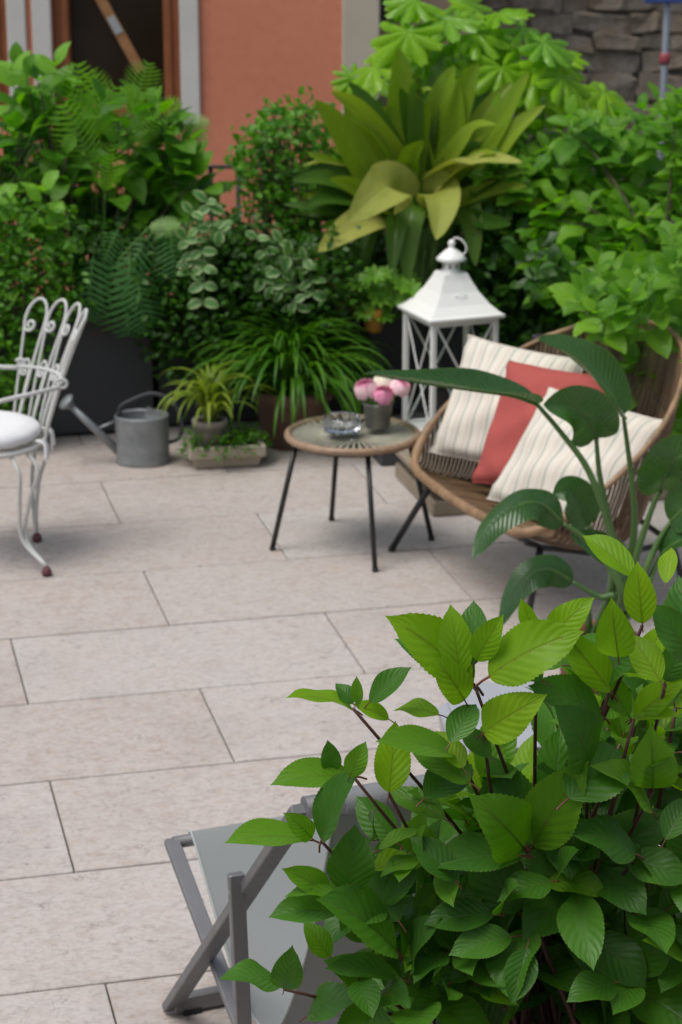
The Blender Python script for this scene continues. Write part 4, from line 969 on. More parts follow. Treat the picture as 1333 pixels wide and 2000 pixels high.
# ---- big left hydrangea
SO = .46
pb0 = Vector((-1.35, 9.15, SO))
hl = Plant('shrub', pb0, 'dense leafy green shrub filling the long planter at the left', 'shrub')
polyL = [(-60, 150), (30, 130), (110, 150), (170, 190), (240, 190), (320, 215), (370, 290), (400, 340), (370, 430), (330, 480), (200, 470), (150, 400), (-60, 420)]
for (x, y) in sample(polyL, 84, 18):
    Y = random.uniform(9.05, 9.65); p = D(x, y, Y); d = (Vector((random.uniform(-.6, .6), random.uniform(-.9, .1), 1.0)))
    hl.shoot('le', p, d, random.choice((2, 3, 3)), .06, random.uniform(.15, .215))
    if random.random() < .75:
        b = pb0 + Vector((random.uniform(-.6, .5), random.uniform(-.12, .18), 0)); hl.stem([b, b.lerp(p, .55) + rv(.06), p], .008, .003, 6)
hl.finish(300, 'stem_brown', 30)
# ---- bright big leaved stems at far left
pb1 = Vector((-1.62, 8.93, SO)); hb_ = Plant('shrub', pb1, 'bright green big leaved hydrangea stems at the left edge above the chair', 'shrub')
for (x, y, dx) in ((85, 375, .2), (25, 430, -.2), (95, 450, .5), (40, 500, 0), (-10, 380, 0), (110, 130, .1), (30, 150, 0), (15, 540, 0), (-20, 470, -.2)):
    Y = 8.86 if y > 300 else 9.3; p = D(x, y, Y); hb_.shoot('lb', p, (dx, -.5, .9), 2 if y > 300 else 3, .07, .17 if y > 300 else .2)
    hb_.stem([pb1 + Vector((random.uniform(-.1, .3), 0, 0)), pb1.lerp(p, .6) + rv(.04), p - UP * .05], .007, .003)
hb_.finish(300, 'petiole_green', 20)
# ---- ferns
def fern(name, base, label, specs, stem='petiole_green'):
    F_ = Plant(name, base, label, 'fern', 'ferns between the shrubs')
    for (bx, by, tx, ty, Y, key, dY) in specs:
        p, q = D(bx, by, Y), D(tx, ty, Y + dY); d = q - p; F_.leaf('%s%d' % (key, random.randrange(4)), p, d, facing(p, .62) + rv(.12), d.length * 1.08)
        F_.stem([Vector(base), Vector(base).lerp(p, .6) + UP * .03, p + d * .1], .004, .0025, 5)
    F_.finish(300, stem, 40)
fern('fern', Vector((-1.02, 9.2, SO)), 'light green fern with upright fronds rising above the left shrub', [(165, 260, 152, 140, 9.3, 'fl', -.1), (205, 240, 178, 150, 9.3, 'fl', -.05), (262, 215, 285, 132, 9.3, 'fl', -.05), (185, 330, 130, 215, 9.15, 'fl', -.1), (265, 260, 345, 205, 9.4, 'fl', 0), (200, 280, 150, 190, 9.25, 'fl', -.1), (250, 290, 290, 230, 9.2, 'fl', -.1), (180, 270, 215, 180, 9.2, 'fl', -.1), (205, 380, 215, 300, 9.0, 'fl', -.1)])
fern('fern', Vector((-.78, 9.3, SO)), 'single pale green fern frond before the white window surround', [(345, 262, 402, 235, 9.5, 'fp', 0), (350, 290, 400, 265, 9.5, 'fp', 0), (365, 300, 380, 228, 9.5, 'fp', 0)])
fern('fern', Vector((-1.12, 9.0, SO)), 'dark green fern with fronds drooping over the planter front', [(185, 485, 172, 622, 8.92, 'fd', -.05), (255, 480, 250, 650, 8.92, 'fd', -.05), (262, 520, 285, 640, 8.9, 'fd', -.05), (330, 440, 345, 550, 8.95, 'fd', -.05), (300, 450, 235, 560, 8.95, 'fd', -.05), (235, 440, 200, 530, 8.95, 'fd', 0), (350, 430, 420, 470, 8.95, 'fd', 0), (285, 445, 345, 440, 8.88, 'fp', -.02)])
fern('fern', Vector((-.03, 9.2, SO)), 'dry orange fern frond tips above the round grassy clump', [(690, 585, 645, 545, 9.0, 'fo', 0), (692, 560, 665, 605, 9.0, 'fo', 0), (700, 560, 678, 600, 9.0, 'fo', 0), (752, 605, 715, 618, 8.9, 'fo', 0), (735, 600, 728, 648, 8.9, 'fo', 0)], 'stem_brown')
# ---- variegated trailer
for base, lab, strands in ((Vector((-.72, 9.12, SO)), 'pale edged variegated periwinkle trailing beside the drooping fern', [[(372, 420), (392, 480), (398, 540), (396, 600)], [(400, 400), (415, 440), (438, 455)], [(360, 470), (378, 500), (372, 545)]]),
                           (Vector((-.35, 9.2, SO)), 'pale edged variegated periwinkle sprays above the grassy clump', [[(500, 470), (520, 500), (515, 540), (530, 560)], [(545, 475), (570, 510), (578, 545), (580, 600)], [(560, 500), (545, 560), (590, 600)], [(590, 510), (608, 540), (612, 585)]])):
    V_ = Plant('trailing_plant', base, lab, 'plant', 'variegated trailing plants')
    for st in strands:
        Y = random.uniform(8.86, 9.0); P = catmull([base] + [D(x, y, Y - .02 * i) for i, (x, y) in enumerate(st)], 22); V_.stems.append((P, .003, .002, 5))
        for i in range(int(22 / len(st)) + 1, 23, 3 if base.x < -.5 else 4):
            d = (P[min(i + 1, 22)] - P[i - 1]).normalized(); s_ = d.cross(Vector((0, -1, .3))).normalized()
            for sg in (-1, 1): V_.leaf('va%d' % random.randrange(4), P[i], s_ * sg + d * .35 + rv(.2), facing(P[i], .6) + rv(.25), random.uniform(.05, .075))
    V_.finish(300, 'stem_green', 20)
# ---- small leaved shrub in front of the red wall
def cloud(name, base, label, poly, n, Yr, key, size, cat='shrub', stems=14, sm='stem_brown', facek=.35, sub=6, spread=.07, nkeys=4, lim=0, core=None):
    P_ = Plant(name, base, label, cat)
    pts = sample(poly, n)
    for i, (x, y) in enumerate(pts):
        Y = random.uniform(*Yr); c = D(x, y, Y)
        for k in range(sub):
            p = c + rv(spread); d = Vector((random.uniform(-1, 1), random.uniform(-1, .4), random.uniform(-.5, .9)))
            P_.leaf('%s%d' % (key, random.randrange(nkeys)), p, d, facing(p, facek) + rv(.45), size * random.uniform(.7, 1.3))
        if i < stems: P_.stem([Vector(base) + Vector((random.uniform(-.15, .15), random.uniform(-.08, .08), 0)), Vector(base).lerp(c, .6) + rv(.05), c], .006, .002, 5)
    P_.finish(lim, sm, 12); return P_
cloud('shrub', Vector((-.28, 9.45, SO)), 'small leaved glossy shrub against the red wall beside the aspidistra', [(480, 270), (540, 225), (610, 215), (660, 240), (690, 330), (690, 470), (560, 480), (500, 420), (460, 340)], 330, (9.3, 9.75), 'sh', .042, stems=30)
cloud('shrub', Vector((-.2, 9.46, SO)), 'thin airy shrub twigs reaching above the small leaved shrub', [(455, 250), (480, 240), (500, 330), (470, 340), (600, 170), (615, 215), (540, 215)], 26, (9.4, 9.6), 'sh', .04, stems=20, sub=4, spread=.04)
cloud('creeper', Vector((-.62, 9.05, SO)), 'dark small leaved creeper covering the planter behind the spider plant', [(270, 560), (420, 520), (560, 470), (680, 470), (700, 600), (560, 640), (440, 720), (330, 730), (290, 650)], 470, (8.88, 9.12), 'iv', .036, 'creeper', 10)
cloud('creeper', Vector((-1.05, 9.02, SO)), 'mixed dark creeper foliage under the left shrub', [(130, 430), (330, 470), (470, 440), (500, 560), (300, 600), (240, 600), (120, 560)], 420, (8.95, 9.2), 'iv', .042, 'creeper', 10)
cloud('creeper', Vector((-1.66, 8.9, SO)), 'bright small leaved creeper hanging over the planter behind the chair', [(-40, 400), (130, 430), (150, 590), (85, 640), (70, 840), (-40, 840)], 380, (8.76, 8.95), 'cr', .036, 'creeper', 10)
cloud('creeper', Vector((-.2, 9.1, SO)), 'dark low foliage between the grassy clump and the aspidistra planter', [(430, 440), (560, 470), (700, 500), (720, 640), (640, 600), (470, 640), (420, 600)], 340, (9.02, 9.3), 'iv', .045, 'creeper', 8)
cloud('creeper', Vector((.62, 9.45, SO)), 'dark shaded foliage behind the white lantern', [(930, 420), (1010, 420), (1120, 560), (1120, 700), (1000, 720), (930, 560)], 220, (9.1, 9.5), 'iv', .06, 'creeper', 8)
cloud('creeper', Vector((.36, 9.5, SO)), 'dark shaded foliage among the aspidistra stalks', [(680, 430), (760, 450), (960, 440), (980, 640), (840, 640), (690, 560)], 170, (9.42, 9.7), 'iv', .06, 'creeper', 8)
# ---- whorled ground cover before the aspidistra
wp = Plant('ground_cover', Vector((.14, 9.18, SO)), 'light green whorled ground cover spilling from the aspidistra planter', 'plant')
for (x, y) in sample([(680, 560), (730, 540), (800, 540), (830, 570), (790, 600), (740, 625), (690, 600)], 30, 10):
    c = D(x, y, random.uniform(8.9, 9.1)); d = Vector((random.uniform(-.5, .5), -.6, .8)).normalized(); a = d.orthogonal().normalized(); b = d.cross(a)
    for k in range(8): q = k * 2 * PI / 8; wp.leaf('wh%d' % (k % 4), c, a * math.cos(q) + b * math.sin(q) + d * .3, d, .058)
    wp.stem([Vector((.14 + (x - 740) * .001, 9.18, SO)), c - d * .06, c], .004, .003, 5)
wp.finish(300, 'petiole_green', 30)
# ---- aspidistra
ab_ = Vector((.36, 9.32, .47)); asp = thing('aspidistra', ab_, 'big aspidistra with broad arching yellow green leaves in dark planter', 'plant')
Y0 = 9.3
LV = [  # spine pixels (base..tip), half width m, depth towards camera at tip, material, facing
    ([(800, 420), (790, 290), (785, 180), (778, 92)], .085, .0, 'aspidistra_leaf', .85), ([(835, 420), (850, 300), (862, 200), (888, 128)], .082, .0, 'aspidistra_leaf', .85),
    ([(815, 420), (815, 310), (818, 230), (822, 150)], .055, .02, 'aspidistra_dark', .85), ([(865, 410), (880, 330), (890, 270), (898, 160)], .065, .0, 'aspidistra_leaf', .8),
    ([(790, 440), (720, 340), (670, 260), (615, 195)], .075, -.15, 'aspidistra_leaf', .7), ([(800, 430), (745, 320), (700, 260), (672, 190)], .055, -.05, 'aspidistra_leaf', .7),
    ([(810, 440), (780, 330), (735, 265), (680, 230)], .060, -.2, 'aspidistra_leaf', .5), ([(860, 430), (920, 320), (980, 230), (1035, 140)], .070, -.05, 'aspidistra_leaf', .7),
    ([(870, 440), (940, 340), (1000, 260), (1065, 205)], .055, -.1, 'aspidistra_leaf', .6), ([(880, 430), (905, 330), (930, 220), (955, 150)], .06, .1, 'aspidistra_dark', .7),
    ([(800, 440), (790, 380), (800, 310), (828, 275)], .060, -.25, 'aspidistra_leaf', .8), ([(820, 420), (770, 370), (745, 372), (680, 432)], .120, -.45, 'aspidistra_pale', .75),
    ([(830, 420), (850, 375), (862, 395), (852, 468)], .100, -.42, 'aspidistra_pale', .85), ([(800, 460), (740, 430), (690, 445), (622, 492)], .090, -.4, 'aspidistra_pale', .6),
    ([(800, 400), (840, 345), (890, 318), (925, 322)], .060, -.35, 'aspidistra_pale', .3), ([(830, 400), (880, 345), (940, 315), (1020, 318)], .070, -.3, 'aspidistra_pale', .35),
    ([(790, 450), (720, 400), (650, 385), (600, 400)], .055, -.2, 'aspidistra_dark', .5), ([(790, 460), (700, 380), (640, 350), (570, 352)], .055, -.2, 'aspidistra_dark', .5),
    ([(780, 440), (700, 340), (640, 318), (590, 325)], .040, -.1, 'aspidistra_pale', .3), ([(860, 440), (920, 400), (970, 400), (1000, 430)], .07, -.2, 'aspidistra_dark', .6),
    ([(820, 470), (800, 430), (775, 440), (765, 540)], .06, -.3, 'aspidistra_dark', .8), ([(830, 470), (815, 400), (800, 430), (795, 560)], .075, -.3, 'aspidistra_dark', .8),
    ([(850, 470), (890, 400), (920, 420), (930, 520)], .07, -.25, 'aspidistra_dark', .8), ([(790, 480), (760, 420), (720, 450), (700, 560)], .07, -.25, 'aspidistra_dark', .7),
    ([(840, 430), (880, 340), (900, 300), (940, 280)], .06, -.1, 'aspidistra_dark', .6), ([(810, 430), (770, 330), (745, 250), (740, 190)], .06, .1, 'aspidistra_dark', .7),
    ([(850, 430), (860, 330), (835, 260), (840, 170)], .07, .12, 'aspidistra_leaf', .8), ([(870, 450), (930, 380), (985, 340), (1040, 330)], .06, .0, 'aspidistra_dark', .5)]
for k in range(52):
    th = math.radians(random.uniform(-15, 195)); L = random.uniform(170, 300) * (1.15 if 50 < math.degrees(th) < 130 else .95); cx_, cy_ = 828 + random.uniform(-30, 30), 415 + random.uniform(-15, 15)
    ex, ey = math.cos(th), -math.sin(th); nod = random.choice((0, .1, .25, .45)); dyv = random.uniform(-.3, .2)
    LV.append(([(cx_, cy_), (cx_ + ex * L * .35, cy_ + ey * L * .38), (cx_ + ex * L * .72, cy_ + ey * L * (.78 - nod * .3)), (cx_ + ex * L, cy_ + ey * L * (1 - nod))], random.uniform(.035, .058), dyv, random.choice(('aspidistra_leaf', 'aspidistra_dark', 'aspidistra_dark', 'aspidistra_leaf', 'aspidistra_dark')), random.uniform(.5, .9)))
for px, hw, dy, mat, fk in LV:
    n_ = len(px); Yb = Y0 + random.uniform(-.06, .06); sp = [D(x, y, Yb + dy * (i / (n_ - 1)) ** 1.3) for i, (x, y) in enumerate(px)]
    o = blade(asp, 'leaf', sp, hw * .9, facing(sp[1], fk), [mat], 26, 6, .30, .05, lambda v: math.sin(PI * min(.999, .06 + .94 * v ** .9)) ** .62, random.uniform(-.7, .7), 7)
    MB().tube(catmull([ab_ + Vector((random.uniform(-.07, .07), random.uniform(-.06, .06), 0)), ab_.lerp(sp[0], .6) + rv(.02), sp[0], sp[1].lerp(sp[0], .6)], 9), .006, 6).build('leaf_stalk', 'stem_green', asp)
# ---- fatsia
fb_ = Vector((.62, 9.62, SO)); fat = Plant('fatsia', fb_, 'bright lime fatsia with big glossy hand shaped leaves above the aspidistra', 'shrub')
for (x, y, s_, k, tilt) in ((780, 75, .20, 0, (-.5, -.5)), (745, 130, .17, 1, (-.7, -.3)), (715, 145, .12, 2, (-.4, -.6)), (850, 40, .19, 3, (.0, -.2)), (905, 55, .17, 0, (.3, -.1)), (860, 95, .22, 1, (0, -.7)), (930, 100, .2, 2, (.2, -.6)), (985, 75, .2, 0, (.5, -.2)),
                           (1020, 60, .17, 3, (.6, 0)), (1040, 120, .22, 1, (.5, -.5)), (1090, 140, .2, 0, (.6, -.5)), (1140, 190, .22, 2, (.5, -.6)), (1180, 195, .18, 1, (.8, -.4)), (1010, 150, .2, 0, (.1, -.8)), (880, 20, .16, 3, (.2, .1)), (1110, 100, .16, 0, (.4, 0)),
                           (820, 30, .16, 1, (-.3, 0)), (960, 40, .17, 2, (.2, .1)), (1060, 165, .18, 2, (.2, -.7)), (1130, 215, .16, 0, (.3, -.8)), (950, 140, .18, 1, (-.1, -.7)), (1200, 210, .16, 2, (.9, -.2))) * 2:
    x += random.uniform(-38, 38) + (x - 960) * .10; y += random.uniform(-34, 30); Y = random.uniform(9.4, 10.0); p = D(x, y, Y); n_ = Vector((tilt[0] * .8 + random.uniform(-.4, .4), tilt[1] * 1.0 - .25 + random.uniform(-.35, .35), 1)).normalized(); d = Vector((tilt[0] + random.uniform(-.3, .3), tilt[1] - .1, -.1)); d = d - n_ * d.dot(n_)
    fat.leaf('fa%d' % k, p, d, n_, s_ * .92); st = p - n_ * s_ * 1.05 - d.normalized() * .12 * s_; fat.stem([fb_ + Vector((random.uniform(-.1, .3), random.uniform(-.08, .12), 0)), fb_.lerp(st, .6) + rv(.05), st], .009, .004, 6)
fat.finish(300, 'stem_green', 40)
# ---- right hand hedge
cb_ = Vector((1.5, 8.35, .55)); hg = Plant('shrub', cb_, 'tall lush shrub with oval green leaves overhanging the loveseat at right', 'shrub')
polyR = [(960, 330), (1010, 270), (1060, 230), (1130, 215), (1200, 230), (1270, 200), (1400, 170), (1420, 800), (1330, 780), (1290, 680), (1230, 620), (1150, 590), (1090, 560), (1030, 480), (970, 420)]
for i, (x, y) in enumerate(sample(polyR, 175, 17)):
    near_ = max(0, (x - 1000) / 400) * .9 + max(0, (y - 350) / 400) * .5; Y = 9.25 - near_ + random.uniform(-.12, .35); p = D(x, y, Y); d = Vector((random.uniform(-.5, .3), random.uniform(-.75, 0), 1.0))
    hg.shoot('he', p, d, random.choice((2, 3, 3)), .05, random.uniform(.135, .185) if y > 300 else random.uniform(.11, .15), spread=1.1)
    if i % 4 == 0: b = cb_ + Vector((random.uniform(-.4, .5), random.uniform(-.15, .2), 0)); hg.stem([b, b.lerp(p, .6) + rv(.06) + UP * .05, p], .007, .0025, 6)
for (x, y) in sample([(1120, 540), (1230, 470), (1345, 430), (1420, 840), (1333, 850), (1285, 760), (1240, 720), (1165, 655)], 46, 16):
    p = D(x, y, random.uniform(6.95, 7.35)); hg.shoot('he', p, (random.uniform(-.5, .1), -.5, random.uniform(.5, .9)), random.choice((2, 2, 3)), .05, random.uniform(.10, .14))
for (x, y) in ((1270, 600), (1300, 690), (1255, 540), (1310, 560), (1240, 640), (1320, 840), (1325, 760)):
    p = D(x, y, 7.9); hg.shoot('he', p, (-.3, -.7, -.2), 3, .05, .13)
hg.finish(300, 'stem_brown', 30)
# dark inner foliage of the hedge
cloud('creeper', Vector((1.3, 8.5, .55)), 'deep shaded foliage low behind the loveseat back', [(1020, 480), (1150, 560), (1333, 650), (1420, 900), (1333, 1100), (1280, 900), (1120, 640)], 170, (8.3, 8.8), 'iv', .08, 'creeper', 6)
# ---- grassy clump in its pot
gb0 = G(572, 872); gb0 = Vector((gb0.x, gb0.y + .04, 0)); gq = Plant('grass_clump', gb0, 'round clump of dark green grassy arching leaves in a brown pot', 'plant')
MB().lathe(gb0, [(.115, 0), (.12, .006), (.155, .20), (.172, .205), (.172, .245), (.158, .25), (.150, .235), (.14, .20)], 32, cap1=False).build('pot', 'clay_brown', gq.root)
MB().lathe(gb0 + Vector((0, 0, .21)), [(.146, 0), (.146, .006), (.07, .02), (.01, .026)], 24).build('soil', 'soil', gq.root)
for k in range(460):
    a = random.uniform(0, 2 * PI); r = .10 * math.sqrt(random.random()); p = gb0 + Vector((r * math.cos(a), r * math.sin(a), .225)); a2 = a + random.uniform(-.5, .5)
    e = random.uniform(-.25, 1.2); d = Vector((math.cos(a2) * (1 - e * .4), math.sin(a2) * (1 - e * .4), e)); gq.leaf('gr%d' % random.randrange(4), p, d, UP, random.uniform(.36, .52))
gq.finish(300)
# ---- stone trough with spider plant
tp = G(440, 905); tr_ = thing('stone_trough', tp, 'small pale stone trough on the paving beside the watering can', 'trough')
rz = YAW * .8; Rt = Matrix.Rotation(rz, 3, 'Z'); m = MB()
m.box(tp + Vector((0, 0, .026)), (.285, .155, .052), rz, bev=.008, taper=.93)
for lx, ly, sx, sy in ((0, -.082, .315, .026), (0, .082, .315, .026), (-.1445, 0, .026, .138), (.1445, 0, .026, .138)): m.box(tp + Rt @ Vector((lx, ly, .070)), (sx, sy, .050), rz, bev=.006)
m.build('basin', 'stone_light', tr_); MB().box(tp + Vector((0, 0, .066)), (.262, .136, .03), rz).build('soil', 'soil', tr_)
sb = tp + Vector((-.055, .085, 0)); sb2 = tp + Rt @ Vector((-.06, .0, .0815)); spd = Plant('spider_plant', sb2, 'yellow green striped spider plant in a small clay pot in trough', 'plant')
MB().lathe(sb2, [(.048, 0), (.05, .004), (.066, .085), (.073, .088), (.073, .11), (.066, .112), (.06, .10)], 26, cap1=False).build('pot', 'mortar', spd.root); MB().lathe(sb2 + Vector((0, 0, .092)), [(.061, 0), (.061, .004), (.01, .012)], 20).build('soil', 'soil', spd.root)
for k in range(64):
    a = random.uniform(0, 2 * PI); r = .03 * random.random(); p = sb2 + Vector((r * math.cos(a), r * math.sin(a), .10)); e = random.uniform(.2, 1.3); spd.leaf('sp%d' % random.randrange(4), p, Vector((math.cos(a), math.sin(a), e)), UP, random.uniform(.20, .40))
spd.finish(300)
cp = Plant('ground_cover', tp + Vector((.04, 0, .081)), 'fine green creeper spilling over the stone trough', 'plant')
for k in range(620):
    a = random.uniform(0, 2 * PI); q = random.random() ** .5; p = tp + Rt @ Vector((.185 * q * math.cos(a), .125 * q * math.sin(a), .10 + random.uniform(-.025, .045)));
    if q > .84: p.z -= random.uniform(0, .05)
    cp.leaf('cr%d' % random.randrange(4), p, Vector((math.cos(a), math.sin(a), random.uniform(-.4, .8))) + rv(.4), UP + rv(.5), random.uniform(.016, .030))
for k in range(16): a = k * .4; cp.stem([tp + Vector((.02 * math.cos(a), .02 * math.sin(a), .082)), tp + Rt @ Vector((.12 * math.cos(a), .08 * math.sin(a), .11)), tp + Rt @ Vector((.17 * math.cos(a), .11 * math.sin(a), .085))], .002, .0015, 4)
cp.finish(0, 'stem_green', 16)

# ================================================================== bird of paradise plant
sp_ = G(1170, 1320); sp_ = Vector((.735, 5.86, 0)); RZ = .285
st = thing('strelitzia', sp_, 'bird of paradise plant with long paddle leaves in terracotta pot', 'plant')
MB().lathe(sp_, [(.082, 0), (.086, .006), (.108, .23), (.122, .235), (.122, .282), (.116, .287), (.108, .28), (.100, .24)], 36, cap1=False).build('pot', 'terracotta', st)
MB().lathe(sp_ + Vector((0, 0, .245)), [(.104, 0), (.104, .006), (.05, .012), (.005, .014)], 28).build('soil', 'soil', st)
crown = sp_ + Vector((.0, 0, .25))
def sl_(stalk, spine, hw, nrm, dY=(0, 0), fold=.3, wave=.05, twist=0, curl=0.0):
    Yb = sp_.y
    S = [crown + Vector((random.uniform(-.03, .03), random.uniform(-.03, .03), 0))] + [D(x, y, Yb + dY[0]) for x, y in stalk]
    L = [D(x, y, Yb + dY[0] + (dY[1] - dY[0]) * i / (len(spine) - 1)) for i, (x, y) in enumerate(spine)]
    pts = catmull(S + [L[0]], 24); MB().tube(pts, [.0145 - .0085 * i / 24 for i in range(25)], 9).build('leaf_stalk', 'stem_strelitzia', st)
    lf = blade(st, 'leaf', L, hw * .84, nrm, ['strelitzia_leaf'], 34, 8, fold * 1.25, wave * 1.5, lambda v: math.sin(PI * min(.999, .05 + .95 * v ** .72)) ** .65, twist, 9, curl)
    MB().tube(catmull([p - Vector(nrm).normalized() * .003 for p in L], 16), [.0055 - .004 * i / 16 for i in range(17)], 6).build('midrib', 'stem_green', lf)
sl_([(1200, 1130), (1190, 1030), (1150, 920), (1100, 850)], [(1048, 788), (1000, 772), (930, 762), (830, 748), (716, 728)], .060, (.05, -.32, 1), (-.1, -.35), .55, .10)
sl_([(1205, 1120), (1190, 1020), (1172, 930)], [(1165, 856), (1150, 820), (1115, 795), (1062, 790)], .095, (-.25, -.85, .45), (.0, -.12), .35, .06, .3)
sl_([(1225, 1120), (1240, 1020), (1232, 920)], [(1218, 812), (1195, 770), (1150, 725), (1100, 685), (1052, 662)], .085, (.55, -.5, .7), (.08, .0), .45, .10, -.2)
sl_([(1215, 1170), (1180, 1090), (1140, 1050)], [(1100, 1022), (1060, 985), (1015, 985), (960, 1025), (924, 1090)], .070, (-.35, -.65, .7), (-.12, -.3), -.25, .08, 0)
sl_([(1205, 1170), (1170, 1165)], [(1118, 1136), (1075, 1112), (1035, 1122), (1000, 1165), (976, 1225)], .060, (-.4, -.7, .55), (-.1, -.22), -.2, .06, 0)
sl_([(1195, 1130), (1170, 1060)], [(1150, 1025), (1135, 990), (1110, 960), (1080, 965)], .072, (.1, -.8, .5), (.15, .1), .2, .06, .2)
sl_([(1230, 1150), (1245, 1080), (1275, 990)], [(1292, 958), (1300, 925), (1330, 890), (1400, 880)], .095, (.1, -.9, .4), (-.05, -.2), .2, .08, 0)
sl_([(1205, 1140), (1215, 1110)], [(1232, 1100), (1200, 1085), (1150, 1060), (1115, 1045)], .060, (.1, -.75, .6), (.12, .0), .2, .06, .2)
sl_([(1240, 1150), (1285, 1060)], [(1310, 1020), (1340, 990), (1390, 960), (1450, 950)], .08, (.1, -.6, .7), (-.1, -.2), .2, .08, 0)
sl_([(1255, 1160), (1275, 1120)], [(1290, 1085), (1320, 1060), (1360, 1050), (1420, 1070)], .07, (.1, -.6, .7), (-.1, -.25), .2, .08, 0)
for dx in (-.02, .03, .05): MB().tube([crown + Vector((dx, .01, 0)), crown + Vector((dx * 1.4, .02, .16 + dx))], [.013, .008], 8).build('sheath', 'stem_strelitzia', st)

# ================================================================== foreground hydrangea
hp_ = Vector((.36, 3.12, 0)); HY = Plant('hydrangea', hp_, 'large hydrangea bush with serrated leaves and red stems in the foreground', 'shrub')
MB().lathe(hp_, [(.22, 0), (.225, .01), (.28, .40), (.295, .405), (.295, .45), (.28, .455), (.265, .44), (.255, .40)], 40, cap1=False).build('pot', 'terracotta', HY.root)
MB().lathe(hp_ + Vector((0, 0, .405)), [(.258, 0), (.258, .006), (.1, .015), (.01, .02)], 30).build('soil', 'soil', HY.root)
HB = hp_ + Vector((0, 0, .41)); Yh = 3.0
# base px, tip px, age, facing, tip depth offset
HL = [(925, 1335, 752, 1212, 'y', .6, -.03), (900, 1318, 880, 1183, 'y', .85, .03), (925, 1300, 926, 1175, 'm', .8, .05), (930, 1290, 985, 1203, 'y', .85, -.02), (955, 1322, 1142, 1238, 'y', .55, -.02), (908, 1368, 842, 1284, 'y', .7, -.03), (915, 1335, 772, 1256, 'm', .15, .05),
      (945, 1432, 1070, 1362, 'y', .8, -.05), (1045, 1242, 1018, 1172, 'y', .85, .0), (1072, 1248, 1162, 1170, 'y', .75, .0), (1208, 1284, 1194, 1170, 'y', .95, -.03), (1255, 1218, 1245, 1098, 'y', .92, .0), (1300, 1140, 1312, 1070, 'y', .8, .05), (1238, 1128, 1138, 1052, 'y', .25, .05),
      (1185, 1322, 1252, 1278, 'm', .6, -.06), (1345, 1285, 1268, 1182, 'm', .6, .0), (1178, 1400, 1040, 1342, 'm', .45, -.05), (1150, 1492, 1084, 1382, 'm', .75, -.06), (1275, 1540, 1270, 1420, 'd', .85, -.06), (1030, 1655, 955, 1478, 'm', .65, .06), (1040, 1652, 1152, 1492, 'd', .8, -.05),
      (1022, 1655, 917, 1562, 'd', .85, -.09), (1018, 1672, 845, 1703, 'm', .32, -.05), (1272, 1582, 1152, 1498, 'd', .35, -.04), (1242, 1668, 1108, 1628, 'm', .5, -.02), (1062, 1718, 1188, 1752, 'd', .35, -.03), (1225, 1680, 1345, 1725, 'm', .5, -.03), (682, 1742, 694, 1612, 'm', .92, .0),
      (628, 1642, 706, 1508, 'm', .5, -.02), (610, 1637, 553, 1590, 'd', .8, -.02), (602, 1640, 442, 1654, 'd', .12, -.05), (650, 1748, 556, 1700, 'd', .5, -.03), (692, 1756, 556, 1754, 'd', .15, -.03), (662, 1782, 528, 1797, 'm', .4, -.02), (775, 1858, 616, 1766, 'm', .5, -.08), (645, 1870, 592, 1800, 'd', .8, .02),
      (555, 1932, 572, 1848, 'm', .85, -.01), (548, 1924, 428, 1914, 'm', .3, -.03), (702, 1915, 728, 1992, 'm', .85, -.08), (800, 1866, 902, 1752, 'm', .7, .02), (690, 1386, 558, 1368, 'y', .1, -.03), (700, 1377, 697, 1323, 'd', .7, .0), (690, 1375, 655, 1335, 'm', .6, .02), (722, 1372, 802, 1306, 'm', .5, .0),
      (760, 1405, 690, 1378, 'y', .55, .0), (858, 1396, 768, 1390, 'y', .35, .03), (692, 1517, 532, 1540, 'd', .25, -.04), (650, 1507, 640, 1446, 'm', .8, .0), (684, 1517, 716, 1449, 'd', .6, .0), (760, 1548, 773, 1410, 'y', .92, .05), (892, 1476, 736, 1456, 'd', .2, -.03), (918, 1528, 798, 1464, 'd', .4, .05),
      (1340, 1882, 1254, 1842, 'd', .45, -.04), (935, 1925, 1012, 1968, 'd', .6, -.05), (1200, 1920, 1108, 1960, 'm', .6, -.05), (1195, 1352, 1098, 1236, 'y', .7, .0), (1240, 1402, 1345, 1332, 'y', .6, -.02), (1235, 1405, 1330, 1400, 'y', .4, -.04), (1230, 1400, 1165, 1300, 'd', .7, .02),
      (1100, 1300, 1000, 1330, 'd', .4, .05), (1060, 1330, 960, 1290, 'm', .5, .08), (1290, 1330, 1230, 1240, 'y', .7, .05), (1300, 1330, 1350, 1250, 'm', .7, .02), (870, 1600, 760, 1545, 'd', .4, .06), (830, 1560, 920, 1500, 'm', .5, .08), (890, 1720, 800, 1640, 'm', .5, .03), (740, 1660, 830, 1620, 'd', .3, .03),
      (730, 1700, 840, 1690, 'y', .25, .05), (1000, 1830, 880, 1870, 'm', .6, -.03), (1030, 1850, 1000, 1960, 'm', .7, -.05), (1150, 1830, 1260, 1930, 'm', .6, -.04), (880, 1940, 800, 1990, 'm', .6, -.06), (600, 1985, 720, 1950, 'm', .4, -.04), (1100, 1800, 1210, 1760, 'm', .5, .02), (1300, 1780, 1230, 1850, 'm', .6, 0),
      (960, 1480, 900, 1420, 'm', .6, .03), (905, 1500, 850, 1430, 'y', .5, .05), (880, 1450, 930, 1380, 'm', .5, .06), (1110, 1560, 1230, 1480, 'm', .5, .1), (1320, 1470, 1230, 1500, 'm', .5, .05), (1300, 1640, 1345, 1560, 'm', .6, .05), (780, 1800, 690, 1690, 'm', .55, .06), (850, 1790, 960, 1720, 'm', .4, .06)]
AG = {'y': 'young', 'm': 'mature', 'd': 'mid'}
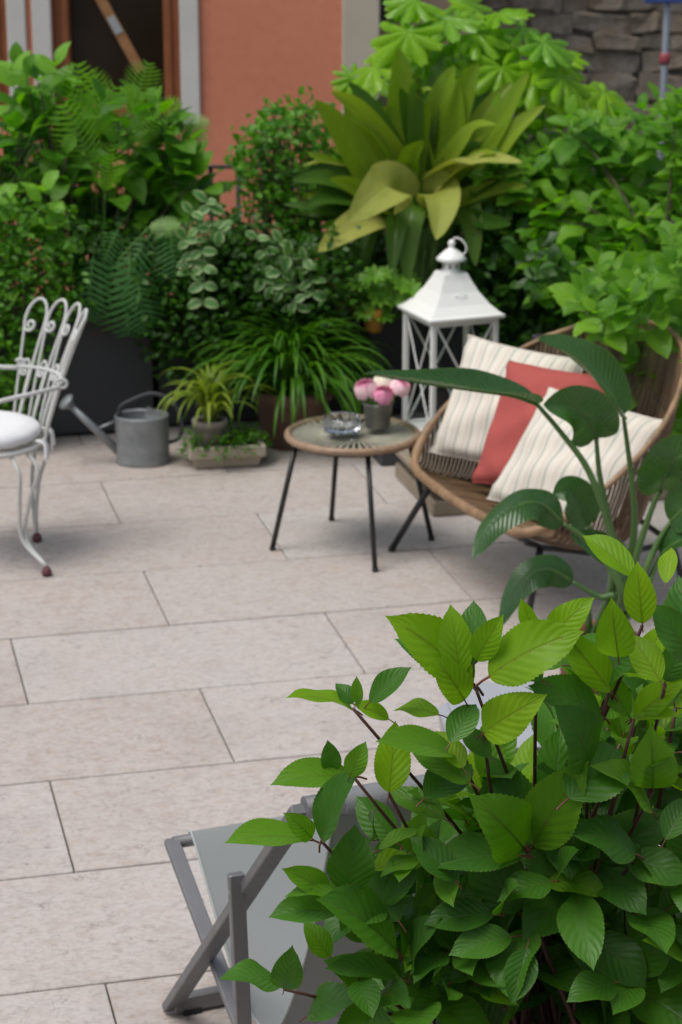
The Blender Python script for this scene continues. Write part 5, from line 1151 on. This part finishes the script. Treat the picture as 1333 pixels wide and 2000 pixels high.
for (bx, by, tx, ty, ag, fk, dy) in HL:
    Y = Yh + random.uniform(-.05, .05); p, q = D(bx, by, Y), D(tx, ty, Y + dy); d = q - p; L = d.length
    key = 'hy_%s%d' % (AG[ag], random.randrange(4)); HY.leaf(key, p, d + UP * L * .04, facing(p, fk) + rv(.12), L * 1.04)
nodes = [(928, 1340), (1048, 1250), (1255, 1222), (1208, 1290), (1150, 1495), (1030, 1665), (1275, 1545), (1238, 1405), (690, 1384), (690, 1516), (628, 1642), (690, 1750), (760, 1550), (775, 1860), (555, 1932), (800, 1870), (945, 1435), (1245, 1668), (900, 1480), (1300, 1335), (645, 1870), (1190, 1355)]
for (x, y) in nodes:
    p = D(x, y, Yh + random.uniform(.0, .04)); b = HB + Vector((random.uniform(-.13, .13) + (x - 1000) * .00012, random.uniform(-.1, .1), 0))
    k = b.lerp(p, .6); k.x = b.x * .55 + p.x * .45 - (.10 if x < 800 else 0) * 0; HY.stem([b, b.lerp(k, .55) + rv(.015), k + Vector((0, .05, 0)), p], .0050, .0026, 8, 14)
# fill
polyH = [(930, 1520), (1010, 1500), (1090, 1430), (1180, 1330), (1345, 1220), (1400, 1300), (1400, 2120), (700, 2120), (760, 1980), (780, 1890), (800, 1800), (830, 1720), (860, 1650), (920, 1600)]
for (x, y) in sample(polyH, 150, 23):
    low = max(0., min(1., (y - 1450) / 300)); Y = random.uniform(3.1, 3.55); p = D(x, y, Y); d = Vector((random.uniform(-.7, .5), random.uniform(-.8, .2), .8))
    ag = 'mature' if low > .35 or random.random() < .5 else random.choice(('mid', 'young')); HY.shoot('hy_' + ag, p, d, random.choice((1, 2, 2)), .06, random.uniform(.13, .19))
    if random.random() < .2: b = HB + Vector((random.uniform(-.2, .2), random.uniform(-.1, .15), 0)); HY.stem([b, b.lerp(p, .55) + rv(.03), p], .006, .003, 7)
polyH2 = [(900, 1730), (1345, 1580), (1400, 2150), (690, 2150), (780, 1900)]
for (x, y) in sample(polyH2, 56, 34):
    Y = random.uniform(2.98, 3.2); p = D(x, y, Y); d = Vector((random.uniform(-.8, .6), random.uniform(-.9, -.1), .55)); HY.shoot('hy_mature', p, d, random.choice((1, 2)), .06, random.uniform(.14, .20))
for (x, y) in sample([(690, 1640), (900, 1580), (930, 1900), (720, 1960)], 12, 34):
    p = D(x, y, random.uniform(3.0, 3.12)); HY.shoot(random.choice(('hy_mature', 'hy_mid')), p, (random.uniform(-.9, .2), -.6, .55), random.choice((1, 2)), .055, random.uniform(.11, .15))
HY.finish(300, 'stem_red', 70)
